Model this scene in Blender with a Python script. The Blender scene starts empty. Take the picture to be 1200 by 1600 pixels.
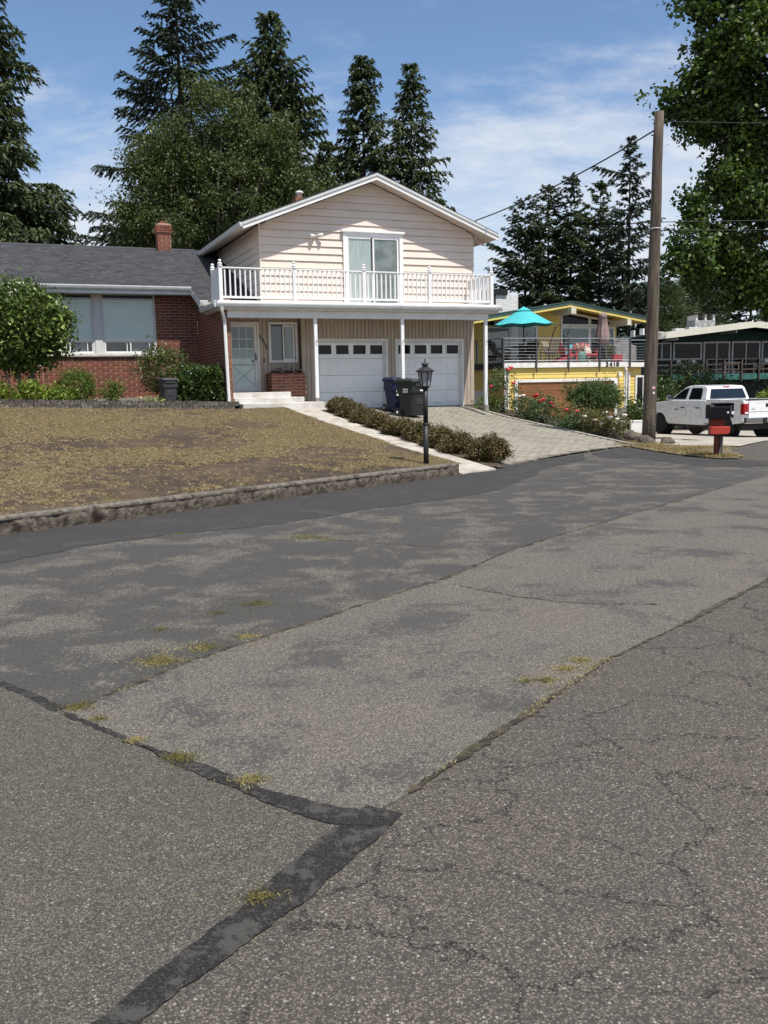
import bpy, math, random
import numpy as np
from mathutils import Vector, Matrix
random.seed(7); RNG = np.random.default_rng(11)
S = bpy.context.scene
COL = S.collection
PI = math.pi
# ------------------------------------------------------------------ camera
EYE = 1.6
cam = bpy.data.cameras.new('camera'); camo = bpy.data.objects.new('camera', cam); COL.objects.link(camo)
cam.sensor_fit = 'VERTICAL'; cam.sensor_height = 32.0; cam.sensor_width = 24.0
cam.lens = 32.0 * 1425.0 / 1600.0
cam.clip_start = 0.1; cam.clip_end = 2000
pit, rol = math.radians(7.88), math.radians(-1.12)
camo.matrix_world = Matrix.Translation((0, 0, EYE)) @ Matrix.Rotation(math.radians(90) - pit, 4, 'X') @ Matrix.Rotation(rol, 4, 'Z')
S.camera = camo
S.render.resolution_x = 768; S.render.resolution_y = 1024
# ------------------------------------------------------------------ light
HYAW = math.radians(22.2)
HU = Vector((math.cos(HYAW), math.sin(HYAW), 0)); HV = Vector((-math.sin(HYAW), math.cos(HYAW), 0))
HO = Vector((3.106, 30.9, 0))
SUNDIR = (HU * -0.16 + HV * 0.50 + Vector((0, 0, -1))).normalized()
sun = bpy.data.lights.new('sun', 'SUN'); sun.energy = 5.0; sun.angle = math.radians(0.53); sun.color = (1.0, 0.955, 0.89)
suno = bpy.data.objects.new('sun', sun); COL.objects.link(suno)
suno.rotation_euler = SUNDIR.to_track_quat('-Z', 'Y').to_euler(); suno.location = (10, -10, 40)
W = bpy.data.worlds.new('World'); S.world = W; W.use_nodes = True
nt = W.node_tree; nt.nodes.clear()
def wn(t, **k):
    n = nt.nodes.new(t)
    for a, b in k.items(): setattr(n, a, b)
    return n
sky = wn('ShaderNodeTexSky', sky_type='NISHITA', sun_disc=False)
sky.sun_elevation = math.asin(-SUNDIR.z); sky.sun_rotation = math.atan2(-SUNDIR.x, -SUNDIR.y)
sky.altitude = 100; sky.air_density = 1.0; sky.dust_density = 0.3; sky.ozone_density = 4.5
tc = wn('ShaderNodeTexCoord'); sep = wn('ShaderNodeSeparateXYZ'); nt.links.new(tc.outputs['Generated'], sep.inputs[0])
def wm(op, a, b=None, clamp=False):
    n = wn('ShaderNodeMath', operation=op, use_clamp=clamp)
    for i, v in enumerate((a, b)):
        if v is None: continue
        if isinstance(v, (int, float)): n.inputs[i].default_value = v
        else: nt.links.new(v, n.inputs[i])
    return n.outputs[0]
den = wm('ADD', wm('MAXIMUM', sep.outputs['Z'], 0.0), 0.45)
cmb = wn('ShaderNodeCombineXYZ')
nt.links.new(wm('DIVIDE', sep.outputs['X'], den), cmb.inputs[0]); nt.links.new(wm('DIVIDE', sep.outputs['Y'], den), cmb.inputs[1])
mp = wn('ShaderNodeMapping'); nt.links.new(cmb.outputs[0], mp.inputs[0])
mp.inputs['Rotation'].default_value = (0, 0, math.radians(20)); mp.inputs['Scale'].default_value = (0.9, 1.8, 1); mp.inputs['Location'].default_value = (3.1, 1.7, 0)
n1 = wn('ShaderNodeTexNoise'); n1.inputs['Scale'].default_value = 1.1; n1.inputs['Detail'].default_value = 9; n1.inputs['Roughness'].default_value = 0.55
n1.inputs['Distortion'].default_value = 0.5
n2 = wn('ShaderNodeTexNoise'); n2.inputs['Scale'].default_value = 7.0; n2.inputs['Detail'].default_value = 10; n2.inputs['Roughness'].default_value = 0.65
nt.links.new(mp.outputs[0], n1.inputs['Vector']); nt.links.new(mp.outputs[0], n2.inputs['Vector'])
mixv = wm('ADD', wm('MULTIPLY', n1.outputs['Fac'], 0.72), wm('MULTIPLY', n2.outputs['Fac'], 0.28))
rmp = wn('ShaderNodeMapRange'); rmp.inputs['From Min'].default_value = 0.455; rmp.inputs['From Max'].default_value = 0.63
rmp.inputs['To Min'].default_value = 0.0; rmp.inputs['To Max'].default_value = 0.9; rmp.interpolation_type = 'SMOOTHSTEP'
nt.links.new(mixv, rmp.inputs['Value'])
hz = wn('ShaderNodeMapRange', interpolation_type='SMOOTHSTEP'); nt.links.new(sep.outputs['Z'], hz.inputs['Value'])
for k_, v_ in (('From Min', 0.02), ('From Max', 0.30), ('To Min', 0.85), ('To Max', 0.0)): hz.inputs[k_].default_value = v_
cloud = wm('SUBTRACT', 1.0, wm('MULTIPLY', wm('SUBTRACT', 1.0, rmp.outputs[0]), wm('SUBTRACT', 1.0, hz.outputs[0])))
mx = wn('ShaderNodeMixRGB'); mx.blend_type = 'MIX'
nt.links.new(cloud, mx.inputs['Fac']); nt.links.new(sky.outputs[0], mx.inputs[1]); mx.inputs[2].default_value = (5.5, 5.8, 6.3, 1)
bg = wn('ShaderNodeBackground'); bg.inputs['Strength'].default_value = 0.12
wo = wn('ShaderNodeOutputWorld'); nt.links.new(mx.outputs[0], bg.inputs[0]); nt.links.new(bg.outputs[0], wo.inputs[0])
S.view_settings.view_transform = 'Standard'; S.view_settings.look = 'None'; S.view_settings.gamma = 1.0
S.view_settings.use_curve_mapping = False; S.view_settings.exposure = 0.27
S.render.engine = 'CYCLES'
try:
    S.cycles.max_bounces = 6; S.cycles.transparent_max_bounces = 8; S.cycles.use_denoising = True
except Exception: pass

# ------------------------------------------------------------------ materials
MATS = {}
def _nodes(name):
    m = bpy.data.materials.new(name); m.use_nodes = True; t = m.node_tree; t.nodes.clear()
    o = t.nodes.new('ShaderNodeOutputMaterial'); b = t.nodes.new('ShaderNodeBsdfPrincipled'); t.links.new(b.outputs[0], o.inputs[0])
    return m, t, b, o
def _n(t, typ, **k):
    n = t.nodes.new(typ)
    for a, b in k.items(): setattr(n, a, b)
    return n
def _math(t, op, a, b=None, clamp=False):
    n = _n(t, 'ShaderNodeMath', operation=op, use_clamp=clamp)
    for i, v in enumerate((a, b)):
        if v is None: continue
        if isinstance(v, (int, float)): n.inputs[i].default_value = v
        else: t.links.new(v, n.inputs[i])
    return n.outputs[0]
def _mix(t, f, a, b, blend='MIX'):
    n = _n(t, 'ShaderNodeMixRGB', blend_type=blend)
    for i, v in ((0, f), (1, a), (2, b)):
        if isinstance(v, (int, float)): n.inputs[i].default_value = v
        elif isinstance(v, tuple): n.inputs[i].default_value = (*v[:3], 1)
        else: t.links.new(v, n.inputs[i])
    return n.outputs[0]
def _ramp(t, v, lo, hi, a=0.0, b=1.0):
    n = _n(t, 'ShaderNodeMapRange', interpolation_type='SMOOTHSTEP')
    t.links.new(v, n.inputs['Value'])
    for k, x in (('From Min', lo), ('From Max', hi), ('To Min', a), ('To Max', b)): n.inputs[k].default_value = x
    return n.outputs[0]
def _noise(t, vec, sc, det=4, rough=.55, dist=0.0):
    n = _n(t, 'ShaderNodeTexNoise'); n.inputs['Scale'].default_value = sc; n.inputs['Detail'].default_value = det
    n.inputs['Roughness'].default_value = rough; n.inputs['Distortion'].default_value = dist
    t.links.new(vec, n.inputs['Vector']); return n
def _coord(t, stretch=None):
    c = _n(t, 'ShaderNodeTexCoord').outputs['Object']
    if stretch:
        m = _n(t, 'ShaderNodeMapping'); m.inputs['Scale'].default_value = stretch; t.links.new(c, m.inputs[0]); c = m.outputs[0]
    return c
def _bump(t, b, h, strength, dist=.01):
    n = _n(t, 'ShaderNodeBump'); n.inputs['Strength'].default_value = strength; n.inputs['Distance'].default_value = dist
    t.links.new(h, n.inputs['Height']); t.links.new(n.outputs[0], b.inputs['Normal'])
def M(name, c, r=.6, c2=None, var=.15, sc=6., isl=0., obj=0., bump=0., bsc=40., metal=0., stretch=None, spec=.4, dirt=None, dsc=1.5, damt=.5, coat=0.):
    if name in MATS: return MATS[name]
    m, t, b, o = _nodes(name); v = _coord(t, stretch)
    c2 = c2 or tuple(x * (1 - var) for x in c)
    col = _mix(t, _ramp(t, _noise(t, v, sc).outputs['Fac'], .35, .65), c, c2)
    if dirt:
        d = _ramp(t, _noise(t, v, dsc, 6, .6).outputs['Fac'], .5, .68, 0, damt); col = _mix(t, d, col, dirt)
    for amt, node, sock in ((isl, 'ShaderNodeNewGeometry', 'Random Per Island'), (obj, 'ShaderNodeObjectInfo', 'Random')):
        if amt:
            h = _n(t, 'ShaderNodeHueSaturation'); t.links.new(col, h.inputs['Color'])
            rn = _n(t, node).outputs[sock]
            t.links.new(_math(t, 'ADD', _math(t, 'MULTIPLY', rn, 2 * amt), 1 - amt), h.inputs['Value'])
            t.links.new(_math(t, 'ADD', _math(t, 'MULTIPLY', _math(t, 'FRACT', _math(t, 'MULTIPLY', rn, 7.3)), .02), .498), h.inputs['Hue'])
            col = h.outputs[0]
    t.links.new(col, b.inputs['Base Color']); b.inputs['Roughness'].default_value = r; b.inputs['Metallic'].default_value = metal
    b.inputs['Specular IOR Level'].default_value = spec; b.inputs['Coat Weight'].default_value = coat
    if bump: _bump(t, b, _noise(t, v, bsc, 5, .6).outputs['Fac'], bump, .02)
    MATS[name] = m; return m
def LEAF(name, c, c2, trans=.25, isl=.35, r=.55, patch=1.2):
    if name in MATS: return MATS[name]
    m, t, b, o = _nodes(name)
    g = _n(t, 'ShaderNodeNewGeometry'); rn = g.outputs['Random Per Island']
    col = _mix(t, rn, c, c2)
    v = _coord(t); col = _mix(t, _ramp(t, _noise(t, v, patch, 3).outputs['Fac'], .4, .65), col, tuple(x * .65 for x in c))
    h = _n(t, 'ShaderNodeHueSaturation'); t.links.new(col, h.inputs['Color'])
    t.links.new(_math(t, 'ADD', _math(t, 'MULTIPLY', _math(t, 'FRACT', _math(t, 'MULTIPLY', rn, 13.7)), 2 * isl), 1 - isl), h.inputs['Value'])
    col = h.outputs[0]; t.links.new(col, b.inputs['Base Color']); b.inputs['Roughness'].default_value = r; b.inputs['Specular IOR Level'].default_value = .35
    tr = _n(t, 'ShaderNodeBsdfTranslucent'); t.links.new(_mix(t, 1.0, col, (1.0, 1.15, .6), 'MULTIPLY'), tr.inputs[0])
    ms = _n(t, 'ShaderNodeMixShader'); ms.inputs[0].default_value = trans
    t.links.new(b.outputs[0], ms.inputs[1]); t.links.new(tr.outputs[0], ms.inputs[2]); t.links.new(ms.outputs[0], o.inputs[0])
    MATS[name] = m; return m
def GLASS(name, tint=(1, 1, 1), refl=.12, rough=.02):
    if name in MATS: return MATS[name]
    m, t, b, o = _nodes(name); t.nodes.remove(b)
    tr = _n(t, 'ShaderNodeBsdfTransparent'); tr.inputs[0].default_value = (*tint, 1)
    gl = _n(t, 'ShaderNodeBsdfGlossy'); gl.inputs['Roughness'].default_value = rough
    lw = _n(t, 'ShaderNodeLayerWeight'); lw.inputs['Blend'].default_value = .25
    f = _math(t, 'ADD', _math(t, 'MULTIPLY', lw.outputs['Fresnel'], .5), refl, True)
    ms = _n(t, 'ShaderNodeMixShader'); t.links.new(f, ms.inputs[0]); t.links.new(tr.outputs[0], ms.inputs[1]); t.links.new(gl.outputs[0], ms.inputs[2])
    t.links.new(ms.outputs[0], o.inputs[0]); MATS[name] = m; return m
def ASPHALT(name, base, speck, sc, amt=.12, worn=None, wthr=(.48, .6), cracks=0., wsc=.8, warm=(1.08, 1.0, .9)):
    m, t, b, o = _nodes(name); v = _coord(t)
    def vor(scale, jit=1.):
        n = _n(t, 'ShaderNodeTexVoronoi'); n.inputs['Scale'].default_value = scale; t.links.new(v, n.inputs['Vector']); return n
    a = vor(sc); s1 = _n(t, 'ShaderNodeSeparateColor'); t.links.new(a.outputs['Color'], s1.inputs[0])
    a2 = vor(sc * .47); s2 = _n(t, 'ShaderNodeSeparateColor'); t.links.new(a2.outputs['Color'], s2.inputs[0])
    big = _noise(t, v, .9, 5, .6).outputs['Fac']
    col = _mix(t, _ramp(t, big, .35, .65), tuple(x * .86 for x in base), tuple(x * w * 1.06 for x, w in zip(base, warm)))
    fine = _noise(t, v, 9, 4, .6).outputs['Fac']
    col = _mix(t, _ramp(t, fine, .3, .7, 0, .45), col, tuple(x * .72 for x in base))
    rnd = s1.outputs[0]
    col = _mix(t, _ramp(t, rnd, .0, .55, .88, 0.), col, tuple(x * .28 for x in base))
    col = _mix(t, _ramp(t, rnd, .55, 1., 0, .8), col, tuple(x * 1.75 * w for x, w in zip(base, (1.04, 1., .94))))
    col = _mix(t, _ramp(t, a.outputs['Distance'], .28, .6, 0, .75), col, tuple(x * .3 for x in base))
    st = _math(t, 'MULTIPLY', _ramp(t, s2.outputs[1], 1 - amt * .75, 1 - amt * .45), _ramp(t, a2.outputs['Distance'], .22, .40, .9, 0.))
    col = _mix(t, st, col, speck)
    hgt = _math(t, 'ADD', _math(t, 'MULTIPLY', rnd, .6), _math(t, 'MULTIPLY', st, .4))
    if worn:
        w1 = _noise(t, v, wsc, 8, .66, .3).outputs['Fac']; w2 = _noise(t, v, 34, 6, .75).outputs['Fac']
        wv = _math(t, 'ADD', _math(t, 'MULTIPLY', w1, .62), _math(t, 'MULTIPLY', w2, .38))
        col = _mix(t, _ramp(t, wv, wthr[0], wthr[1], 0, .95), col, _mix(t, .62, _mix(t, 1.0, col, (.5, .5, .51), 'MULTIPLY'), worn))
    if cracks:
        nd = _noise(t, v, 3.2, 8, .72); vm = _n(t, 'ShaderNodeMixRGB'); vm.inputs[0].default_value = .30
        t.links.new(v, vm.inputs[1]); t.links.new(nd.outputs['Color'], vm.inputs[2])
        ce = _n(t, 'ShaderNodeTexVoronoi', feature='DISTANCE_TO_EDGE'); ce.inputs['Scale'].default_value = 2.3; t.links.new(vm.outputs[0], ce.inputs['Vector'])
        cm = _math(t, 'MULTIPLY', _ramp(t, ce.outputs['Distance'], .0016, .0074, cracks, 0.), _ramp(t, _noise(t, v, 1.3, 4).outputs['Fac'], .34, .50))
        col = _mix(t, cm, col, (.012, .011, .010)); hgt = _math(t, 'SUBTRACT', hgt, _math(t, 'MULTIPLY', cm, 1.5))
    t.links.new(col, b.inputs['Base Color']); b.inputs['Roughness'].default_value = .85; b.inputs['Specular IOR Level'].default_value = .35
    _bump(t, b, hgt, .8, .006); MATS[name] = m; return m

# ------------------------------------------------------------------ object helpers
def tag(o, label=None, cat=None, group=None, kind=None):
    for k, v in (('label', label), ('category', cat), ('group', group), ('kind', kind)):
        if v: o[k] = v
    return o
def empty(name, loc=(0, 0, 0), rz=0., label=None, cat=None, group=None, parent=None):
    o = bpy.data.objects.new(name, None); COL.objects.link(o); o.location = loc; o.rotation_euler = (0, 0, rz); o.parent = parent
    o.empty_display_size = .2
    return tag(o, label, cat, group)
def link(name, me, parent=None, loc=None, rz=None):
    o = bpy.data.objects.new(name, me); COL.objects.link(o); o.parent = parent
    if loc is not None: o.location = loc
    if rz is not None: o.rotation_euler = (0, 0, rz) if isinstance(rz, (int, float)) else rz
    return o
class MB:
    def __init__(s): s.v = []; s.f = []
    def add(s, vs, fs):
        k = len(s.v); s.v += [tuple(p) for p in vs]; s.f += [tuple(i + k for i in f) for f in fs]; return s
    def box(s, x0, x1, y0, y1, z0, z1):
        return s.add([(x0, y0, z0), (x1, y0, z0), (x1, y1, z0), (x0, y1, z0), (x0, y0, z1), (x1, y0, z1), (x1, y1, z1), (x0, y1, z1)],
                     [(0, 3, 2, 1), (4, 5, 6, 7), (0, 1, 5, 4), (1, 2, 6, 5), (2, 3, 7, 6), (3, 0, 4, 7)])
    def hexa(s, p):   # 8 points bottom 4 ccw, top 4 ccw
        return s.add(p, [(0, 3, 2, 1), (4, 5, 6, 7), (0, 1, 5, 4), (1, 2, 6, 5), (2, 3, 7, 6), (3, 0, 4, 7)])
    def prism(s, poly, axis, d0, d1):   # poly 2D; axis 0: (y,z) 1: (x,z) 2: (x,y)
        n = len(poly)
        def P(a, d):
            return {0: (d, a[0], a[1]), 1: (a[0], d, a[1]), 2: (a[0], a[1], d)}[axis]
        vs = [P(a, d0) for a in poly] + [P(a, d1) for a in poly]
        return s.add(vs, [tuple(range(n))[::-1], tuple(range(n, 2 * n))] + [(i, (i + 1) % n, n + (i + 1) % n, n + i) for i in range(n)])
    def bar(s, p0, p1, w, h):   # box-section bar
        p0, p1 = Vector(p0), Vector(p1); d = (p1 - p0).normalized()
        up = Vector((0, 0, 1)) if abs(d.z) < .95 else Vector((0, 1, 0))
        a = d.cross(up).normalized() * (w / 2); b = a.normalized().cross(d).normalized() * (h / 2)
        return s.hexa([p0 - a - b, p0 + a - b, p1 + a - b, p1 - a - b, p0 - a + b, p0 + a + b, p1 + a + b, p1 - a + b])
    def tube(s, pts, rad, n=8, caps=True):
        pts = [Vector(p) for p in pts]; m = len(pts)
        rad = [rad] * m if isinstance(rad, (int, float)) else rad
        k = len(s.v); prev = None
        for i, p in enumerate(pts):
            d = (pts[min(i + 1, m - 1)] - pts[max(i - 1, 0)]).normalized()
            if prev is None:
                up = Vector((0, 0, 1)) if abs(d.z) < .9 else Vector((1, 0, 0)); a = d.cross(up).normalized()
            else: a = (prev - d * prev.dot(d)).normalized()
            prev = a; b = d.cross(a)
            for j in range(n):
                t = 2 * PI * j / n; s.v.append(tuple(p + (a * math.cos(t) + b * math.sin(t)) * rad[i]))
        for i in range(m - 1):
            for j in range(n):
                s.f.append((k + i * n + j, k + i * n + (j + 1) % n, k + (i + 1) * n + (j + 1) % n, k + (i + 1) * n + j))
        if caps: s.f.append(tuple(k + j for j in range(n))[::-1]); s.f.append(tuple(k + (m - 1) * n + j for j in range(n)))
        return s
    def lathe(s, prof, n=16, c=(0, 0, 0), axis=2):
        k = len(s.v); m = len(prof)
        for r, z in prof:
            for j in range(n):
                t = 2 * PI * j / n; a, b = r * math.cos(t), r * math.sin(t)
                p = {2: (a, b, z), 1: (a, z, b), 0: (z, a, b)}[axis]
                s.v.append((c[0] + p[0], c[1] + p[1], c[2] + p[2]))
        for i in range(m - 1):
            for j in range(n):
                s.f.append((k + i * n + j, k + i * n + (j + 1) % n, k + (i + 1) * n + (j + 1) % n, k + (i + 1) * n + j))
        s.f.append(tuple(k + j for j in range(n))[::-1]); s.f.append(tuple(k + (m - 1) * n + j for j in range(n))); return s
    def mesh(s, name, mat):
        me = bpy.data.meshes.new(name); me.from_pydata(s.v, [], s.f); me.update()
        if mat: me.materials.append(mat)
        return me
    def build(s, name, mat, parent=None, smooth=False, bevel=0., loc=None, rz=None, seg=2):
        me = s.mesh(name, mat)
        if smooth:
            for p in me.polygons: p.use_smooth = True
        o = link(name, me, parent, loc, rz)
        if bevel:
            b = o.modifiers.new('bevel', 'BEVEL'); b.width = bevel; b.segments = seg; b.limit_method = 'ANGLE'; b.angle_limit = math.radians(40); b.harden_normals = False
        return o
def box(name, mat, parent, x0, x1, y0, y1, z0, z1, bevel=0.): return MB().box(x0, x1, y0, y1, z0, z1).build(name, mat, parent, bevel=bevel)
def np_mesh(name, V, F, mat):
    me = bpy.data.meshes.new(name); V = np.asarray(V, np.float32); F = np.asarray(F, np.int32); n, k = F.shape
    me.vertices.add(len(V)); me.vertices.foreach_set('co', V.ravel())
    me.loops.add(n * k); me.loops.foreach_set('vertex_index', F.ravel())
    me.polygons.add(n); me.polygons.foreach_set('loop_start', np.arange(0, n * k, k, dtype=np.int32))
    me.update(calc_edges=True); me.validate()
    if mat: me.materials.append(mat)
    return me
def copy_tree(o, parent=None):
    c = o.copy(); COL.objects.link(c); c.parent = parent
    for ch in [x for x in o.children]: copy_tree(ch, c)
    return c
def text_mesh(s, size, depth, mat, name='digit'):
    cu = bpy.data.curves.new('text_tmp', 'FONT'); cu.body = s; cu.size = size; cu.extrude = depth; cu.align_x = 'CENTER'; cu.offset = size * .03
    o = bpy.data.objects.new('text_tmp', cu); COL.objects.link(o)
    dg = bpy.context.evaluated_depsgraph_get(); me = bpy.data.meshes.new_from_object(o.evaluated_get(dg)); me.name = name
    bpy.data.objects.remove(o); bpy.data.curves.remove(cu)
    me.materials.clear(); me.materials.append(mat); return me
def vnoise(P, sc, seed=0):   # smooth value noise, P (N,2|3)
    P = np.asarray(P, float) * sc; d = P.shape[1]; i = np.floor(P).astype(int); fr = P - i; fr = fr * fr * (3 - 2 * fr)
    out = np.zeros(len(P))
    for c in range(2 ** d):
        w = np.ones(len(P)); h = np.full(len(P), seed * 1013 + 17, np.int64)
        for a in range(d):
            b = (c >> a) & 1; w = w * (fr[:, a] if b else 1 - fr[:, a]); h = (h * 73856093) ^ ((i[:, a] + b) * (19349663 + 83492791 * a))
        h = (h ^ (h >> 13)) * 1274126177 & 0x7fffffff; out += w * ((h >> 7) % 10007) / 10007.
    return out
def unit(a): return a / np.maximum(np.linalg.norm(a, axis=1, keepdims=True), 1e-9)
def blades(C, D, Nn, L, Wd):   # diamond leaves: centres, long axis, normal, length, width
    D = unit(D); Sd = unit(np.cross(D, Nn)); L = L[:, None] / 2; Wd = Wd[:, None] / 2
    V = np.stack([C - D * L, C + Sd * Wd - D * L * .1, C + D * L, C - Sd * Wd - D * L * .1], 1).reshape(-1, 3)
    return V, np.arange(len(V)).reshape(-1, 4)
def needles(C, D, Nn, L, Wd):   # slender triangles pointing along D
    D = unit(D); Sd = unit(np.cross(D, Nn)) * Wd[:, None] / 2; Dl = D * L[:, None] / 2
    V = np.stack([C - Dl - Sd, C - Dl + Sd, C + Dl], 1).reshape(-1, 3)
    return V, np.arange(len(V)).reshape(-1, 3)
def rdir(n): return unit(RNG.normal(size=(n, 3)))
def house_pt(u, v, z=0.): p = HO + HU * u + HV * v; return Vector((p.x, p.y, z))
# ================================================================== GROUND
def zroad(x, y):
    s = .5 * x + .5 * y - 15.0
    return -.055 * .7 * np.logaddexp(0, np.clip(s / .7, -40, 400))
def zr(x, y): return float(zroad(x, y))
def grid(name, mat, xs, ys, zf, kind='structure', f2w=None):
    X, Y = np.meshgrid(xs, ys); x, y = X.ravel(), Y.ravel(); z = zf(x, y)
    if f2w: x, y = f2w(x, y)
    n, m = len(ys), len(xs); i = np.arange((n - 1) * (m - 1)); r, c = i // (m - 1), i % (m - 1); a = r * m + c
    me = np_mesh(name, np.stack([x, y, z], 1), np.stack([a, a + 1, a + m + 1, a + m], 1), mat)
    for p in me.polygons: p.use_smooth = True
    o = link(name, me); tag(o, kind=kind); return o
def ragged(pts, step=.12, amp=.03, seed=1, closed=True):
    out = []; n = len(pts); r = random.Random(seed); ph = 0.
    for i in range(n if closed else n - 1):
        a, b = Vector(pts[i]), Vector(pts[(i + 1) % n]); d = b - a; L = d.length; nn = Vector((-d.y, d.x)).normalized()
        k = max(1, int(L / step))
        for j in range(k):
            ph = ph * .6 + r.uniform(-1, 1) * amp
            out.append(a + d * (j / k) + nn * (ph if j else ph * .3))
    if not closed: out.append(Vector(pts[-1]))
    return out
def sheet(name, mat, pts, dz, kind='structure'):
    me = bpy.data.meshes.new(name); me.from_pydata([(p[0], p[1], zr(p[0], p[1]) + dz) for p in pts], [], [tuple(range(len(pts)))]); me.update()
    if me.polygons[0].normal.z < 0: me.flip_normals()
    me.materials.append(mat); o = link(name, me); tag(o, kind=kind); return o
m_earth = M('earth', (.10, .075, .045), .95, (.06, .055, .025), sc=2., bump=.5, bsc=12)
m_road = ASPHALT('asphalt_coarse', (.132, .117, .098), (.30, .28, .245), 140, .16, cracks=.8)
m_apron = ASPHALT('asphalt_worn', (.184, .168, .143), (.38, .345, .285), 160, .16, worn=(.066, .064, .061), wthr=(.525, .552), wsc=1.3)
m_panel = ASPHALT('asphalt_fine', (.126, .115, .095), (.29, .275, .235), 160, .14)
m_patch = ASPHALT('asphalt_patch', (.066, .063, .060), (.14, .13, .12), 170, .10, worn=(.11, .10, .086), wthr=(.535, .63), wsc=1.6)
m_tar = ASPHALT('tar_seal', (.034, .031, .028), (.07, .065, .06), 150, .12, worn=(.085, .08, .07), wthr=(.505, .56), wsc=8.)
grid('ground', m_earth, np.linspace(-300, 320, 63), np.concatenate([np.linspace(-200, 60, 53), np.linspace(70, 600, 40)]), lambda x, y: np.maximum(zroad(x, y), -2.2) - .07)
grid('road', m_road, np.arange(-14, 45, 1.), np.arange(-6, 62, 1.), zroad)
CORN = (-.12, 3.19)
JR = [(.08, 3.42), (.59, 4.15), (1.29, 5.13), (1.84, 5.72), (3.08, 7.18), (5.2, 9.6), (8.6, 13.4)]
SL = [(-.53, 3.45), (-1.01, 3.85), (-1.66, 4.45), (-2.17, 4.94), (-4.2, 6.75), (-8., 10.1)]
m_apron2 = ASPHALT('asphalt_sealed', (.172, .158, .134), (.42, .38, .32), 150, .15, worn=(.056, .054, .051), wthr=(.452, .495), wsc=1.5)
CK = [(-1.62, 4.47), (-1.17, 5.25), (-.6, 6.0), (-.01, 6.77), (.6, 7.6), (1.23, 8.68), (2.1, 9.8), (3.15, 11.1), (4.6, 12.9), (6.6, 15.3)]
sheet('road_apron', m_apron, ragged([CORN] + JR + [(9.6, 15.2), (7.9, 16.6), (7.0, 16.2)] + CK[::-1] + [SL[2], SL[1], SL[0]], .25, .008, 3), .004)
sheet('road_apron', m_apron2, ragged(CK + [(7.0, 16.2), (7.9, 16.6), (6.6, 18.4), (6.1, 20.3), (6.0, 22.4), (2.45, 18.0), (1.3, 16.5), (-4.4, 10.5), (-8.3, 6.9), SL[4], SL[3], SL[2]], .25, .008, 4), .0042)
SD = [CORN, (-.33, 2.74), (-.71, 2.13), (-1.4, .9), (-3., -1.9)]
sheet('road_panel', m_panel, ragged([CORN] + SL[:5] + [(-9, 8), (-9, -2)] + SD[:0:-1], .3, .008, 5), .004)
D_near = [(-5.2, 6.9), (-3.66, 8.45), (-3.05, 9.42), (-2.4, 10.05), (-1.5, 10.5), (-.64, 11.3), (0, 12.0), (.9, 12.75), (1.7, 13.6), (2.5, 15.4), (3.1, 17.2), (4.2, 18.9)]
D_far = [(4.5, 20.4), (2.45, 17.75), (1.42, 16.2), (-4.4, 10.3), (-7, 7.9)]
sheet('asphalt_patch', m_patch, ragged(D_near, .06, .035, 8, False) + [Vector(p) for p in D_far], .008)
sheet('asphalt_patch', m_patch, ragged([(4.6, 19.3), (5.35, 18.9), (5.8, 17.2), (6.6, 16.4), (7.6, 17.2), (7.1, 18.3), (6.15, 19.9), (5.9, 22.2), (4.7, 20.5)], .16, .04, 9), .008)
sheet('asphalt_patch', m_patch, ragged([(8.2, 19.1), (7.6, 18.0), (8.3, 16.6), (12.5, 19.5), (12., 21.), (10.4, 20.4)], .2, .03, 19), .008)
def strip(name, mat, pts, w, dz, seed, amp=.03):
    a = ragged(pts, .03, amp, seed, False); b = ragged(pts, .03, amp, seed + 50, False); n = min(len(a), len(b)); L, R = [], []
    ws = w if callable(w) else (lambda t: w)
    for i in range(n):
        d = a[min(i + 1, n - 1)] - a[max(i - 1, 0)]; nn = Vector((-d.y, d.x)).normalized() if d.length > 1e-6 else Vector((1, 0)); t = i / (n - 1)
        L.append(a[i] + nn * ws(t) / 2); R.append(b[i] - nn * ws(t) / 2)
    P = L + R; me = bpy.data.meshes.new(name)
    me.from_pydata([(p.x, p.y, zr(p.x, p.y) + dz) for p in P], [], [(i, i + 1, n + i + 1, n + i) for i in range(n - 1)]); me.update()
    if me.polygons[0].normal.z < 0: me.flip_normals()
    me.materials.append(mat); o = link(name, me); tag(o, kind='structure'); return o
strip('tar_seam', m_tar, [(-.02, 3.28), (-.22, 2.93), (-.36, 2.68), (-.58, 2.33), (-.80, 1.98), (-1.5, .8)], lambda t: .135 + .04 * math.sin(t * 8 + .6), .0065, 21, .007)
strip('tar_seam', m_tar, [(-.04, 3.21), (-.20, 3.23), (-.53, 3.45), (-.80, 3.69), (-1.17, 3.99)], lambda t: .13 - .105 * t + .018 * math.sin(t * 11), .0085, 22, .008)
strip('tar_seam', m_tar, [(-1.15, 3.98), (-1.60, 4.38)], .035, .0065, 27, .012)
strip('tar_seam', m_tar, [(-1.66, 4.45), (-2.17, 4.92), (-3.2, 5.8), (-4.2, 6.75)], .06, .0065, 23, .008)
m_crack = M('crack_dirt', (.022, .019, .015), .95, (.075, .062, .04), sc=9.)
strip('crack', m_crack, [(-1.60, 4.47), (-1.17, 5.22), (-.6, 6.0), (-.01, 6.77), (.6, 7.6), (1.23, 8.68), (2.1, 9.8), (3.15, 11.1), (4.6, 12.9)], lambda t: .022 + .014 * math.sin(t * 40), .0065, 24, .02)
strip('crack', m_crack, JR[:5] + [(4.2, 8.5)], lambda t: .018 + .03 * max(0, math.sin(t * 14)), .0065, 25, .012)
strip('crack', m_crack, [(.55, 7.2), (.95, 6.75), (1.45, 6.45), (1.95, 6.4)], .014, .0065, 26, .015)
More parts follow.
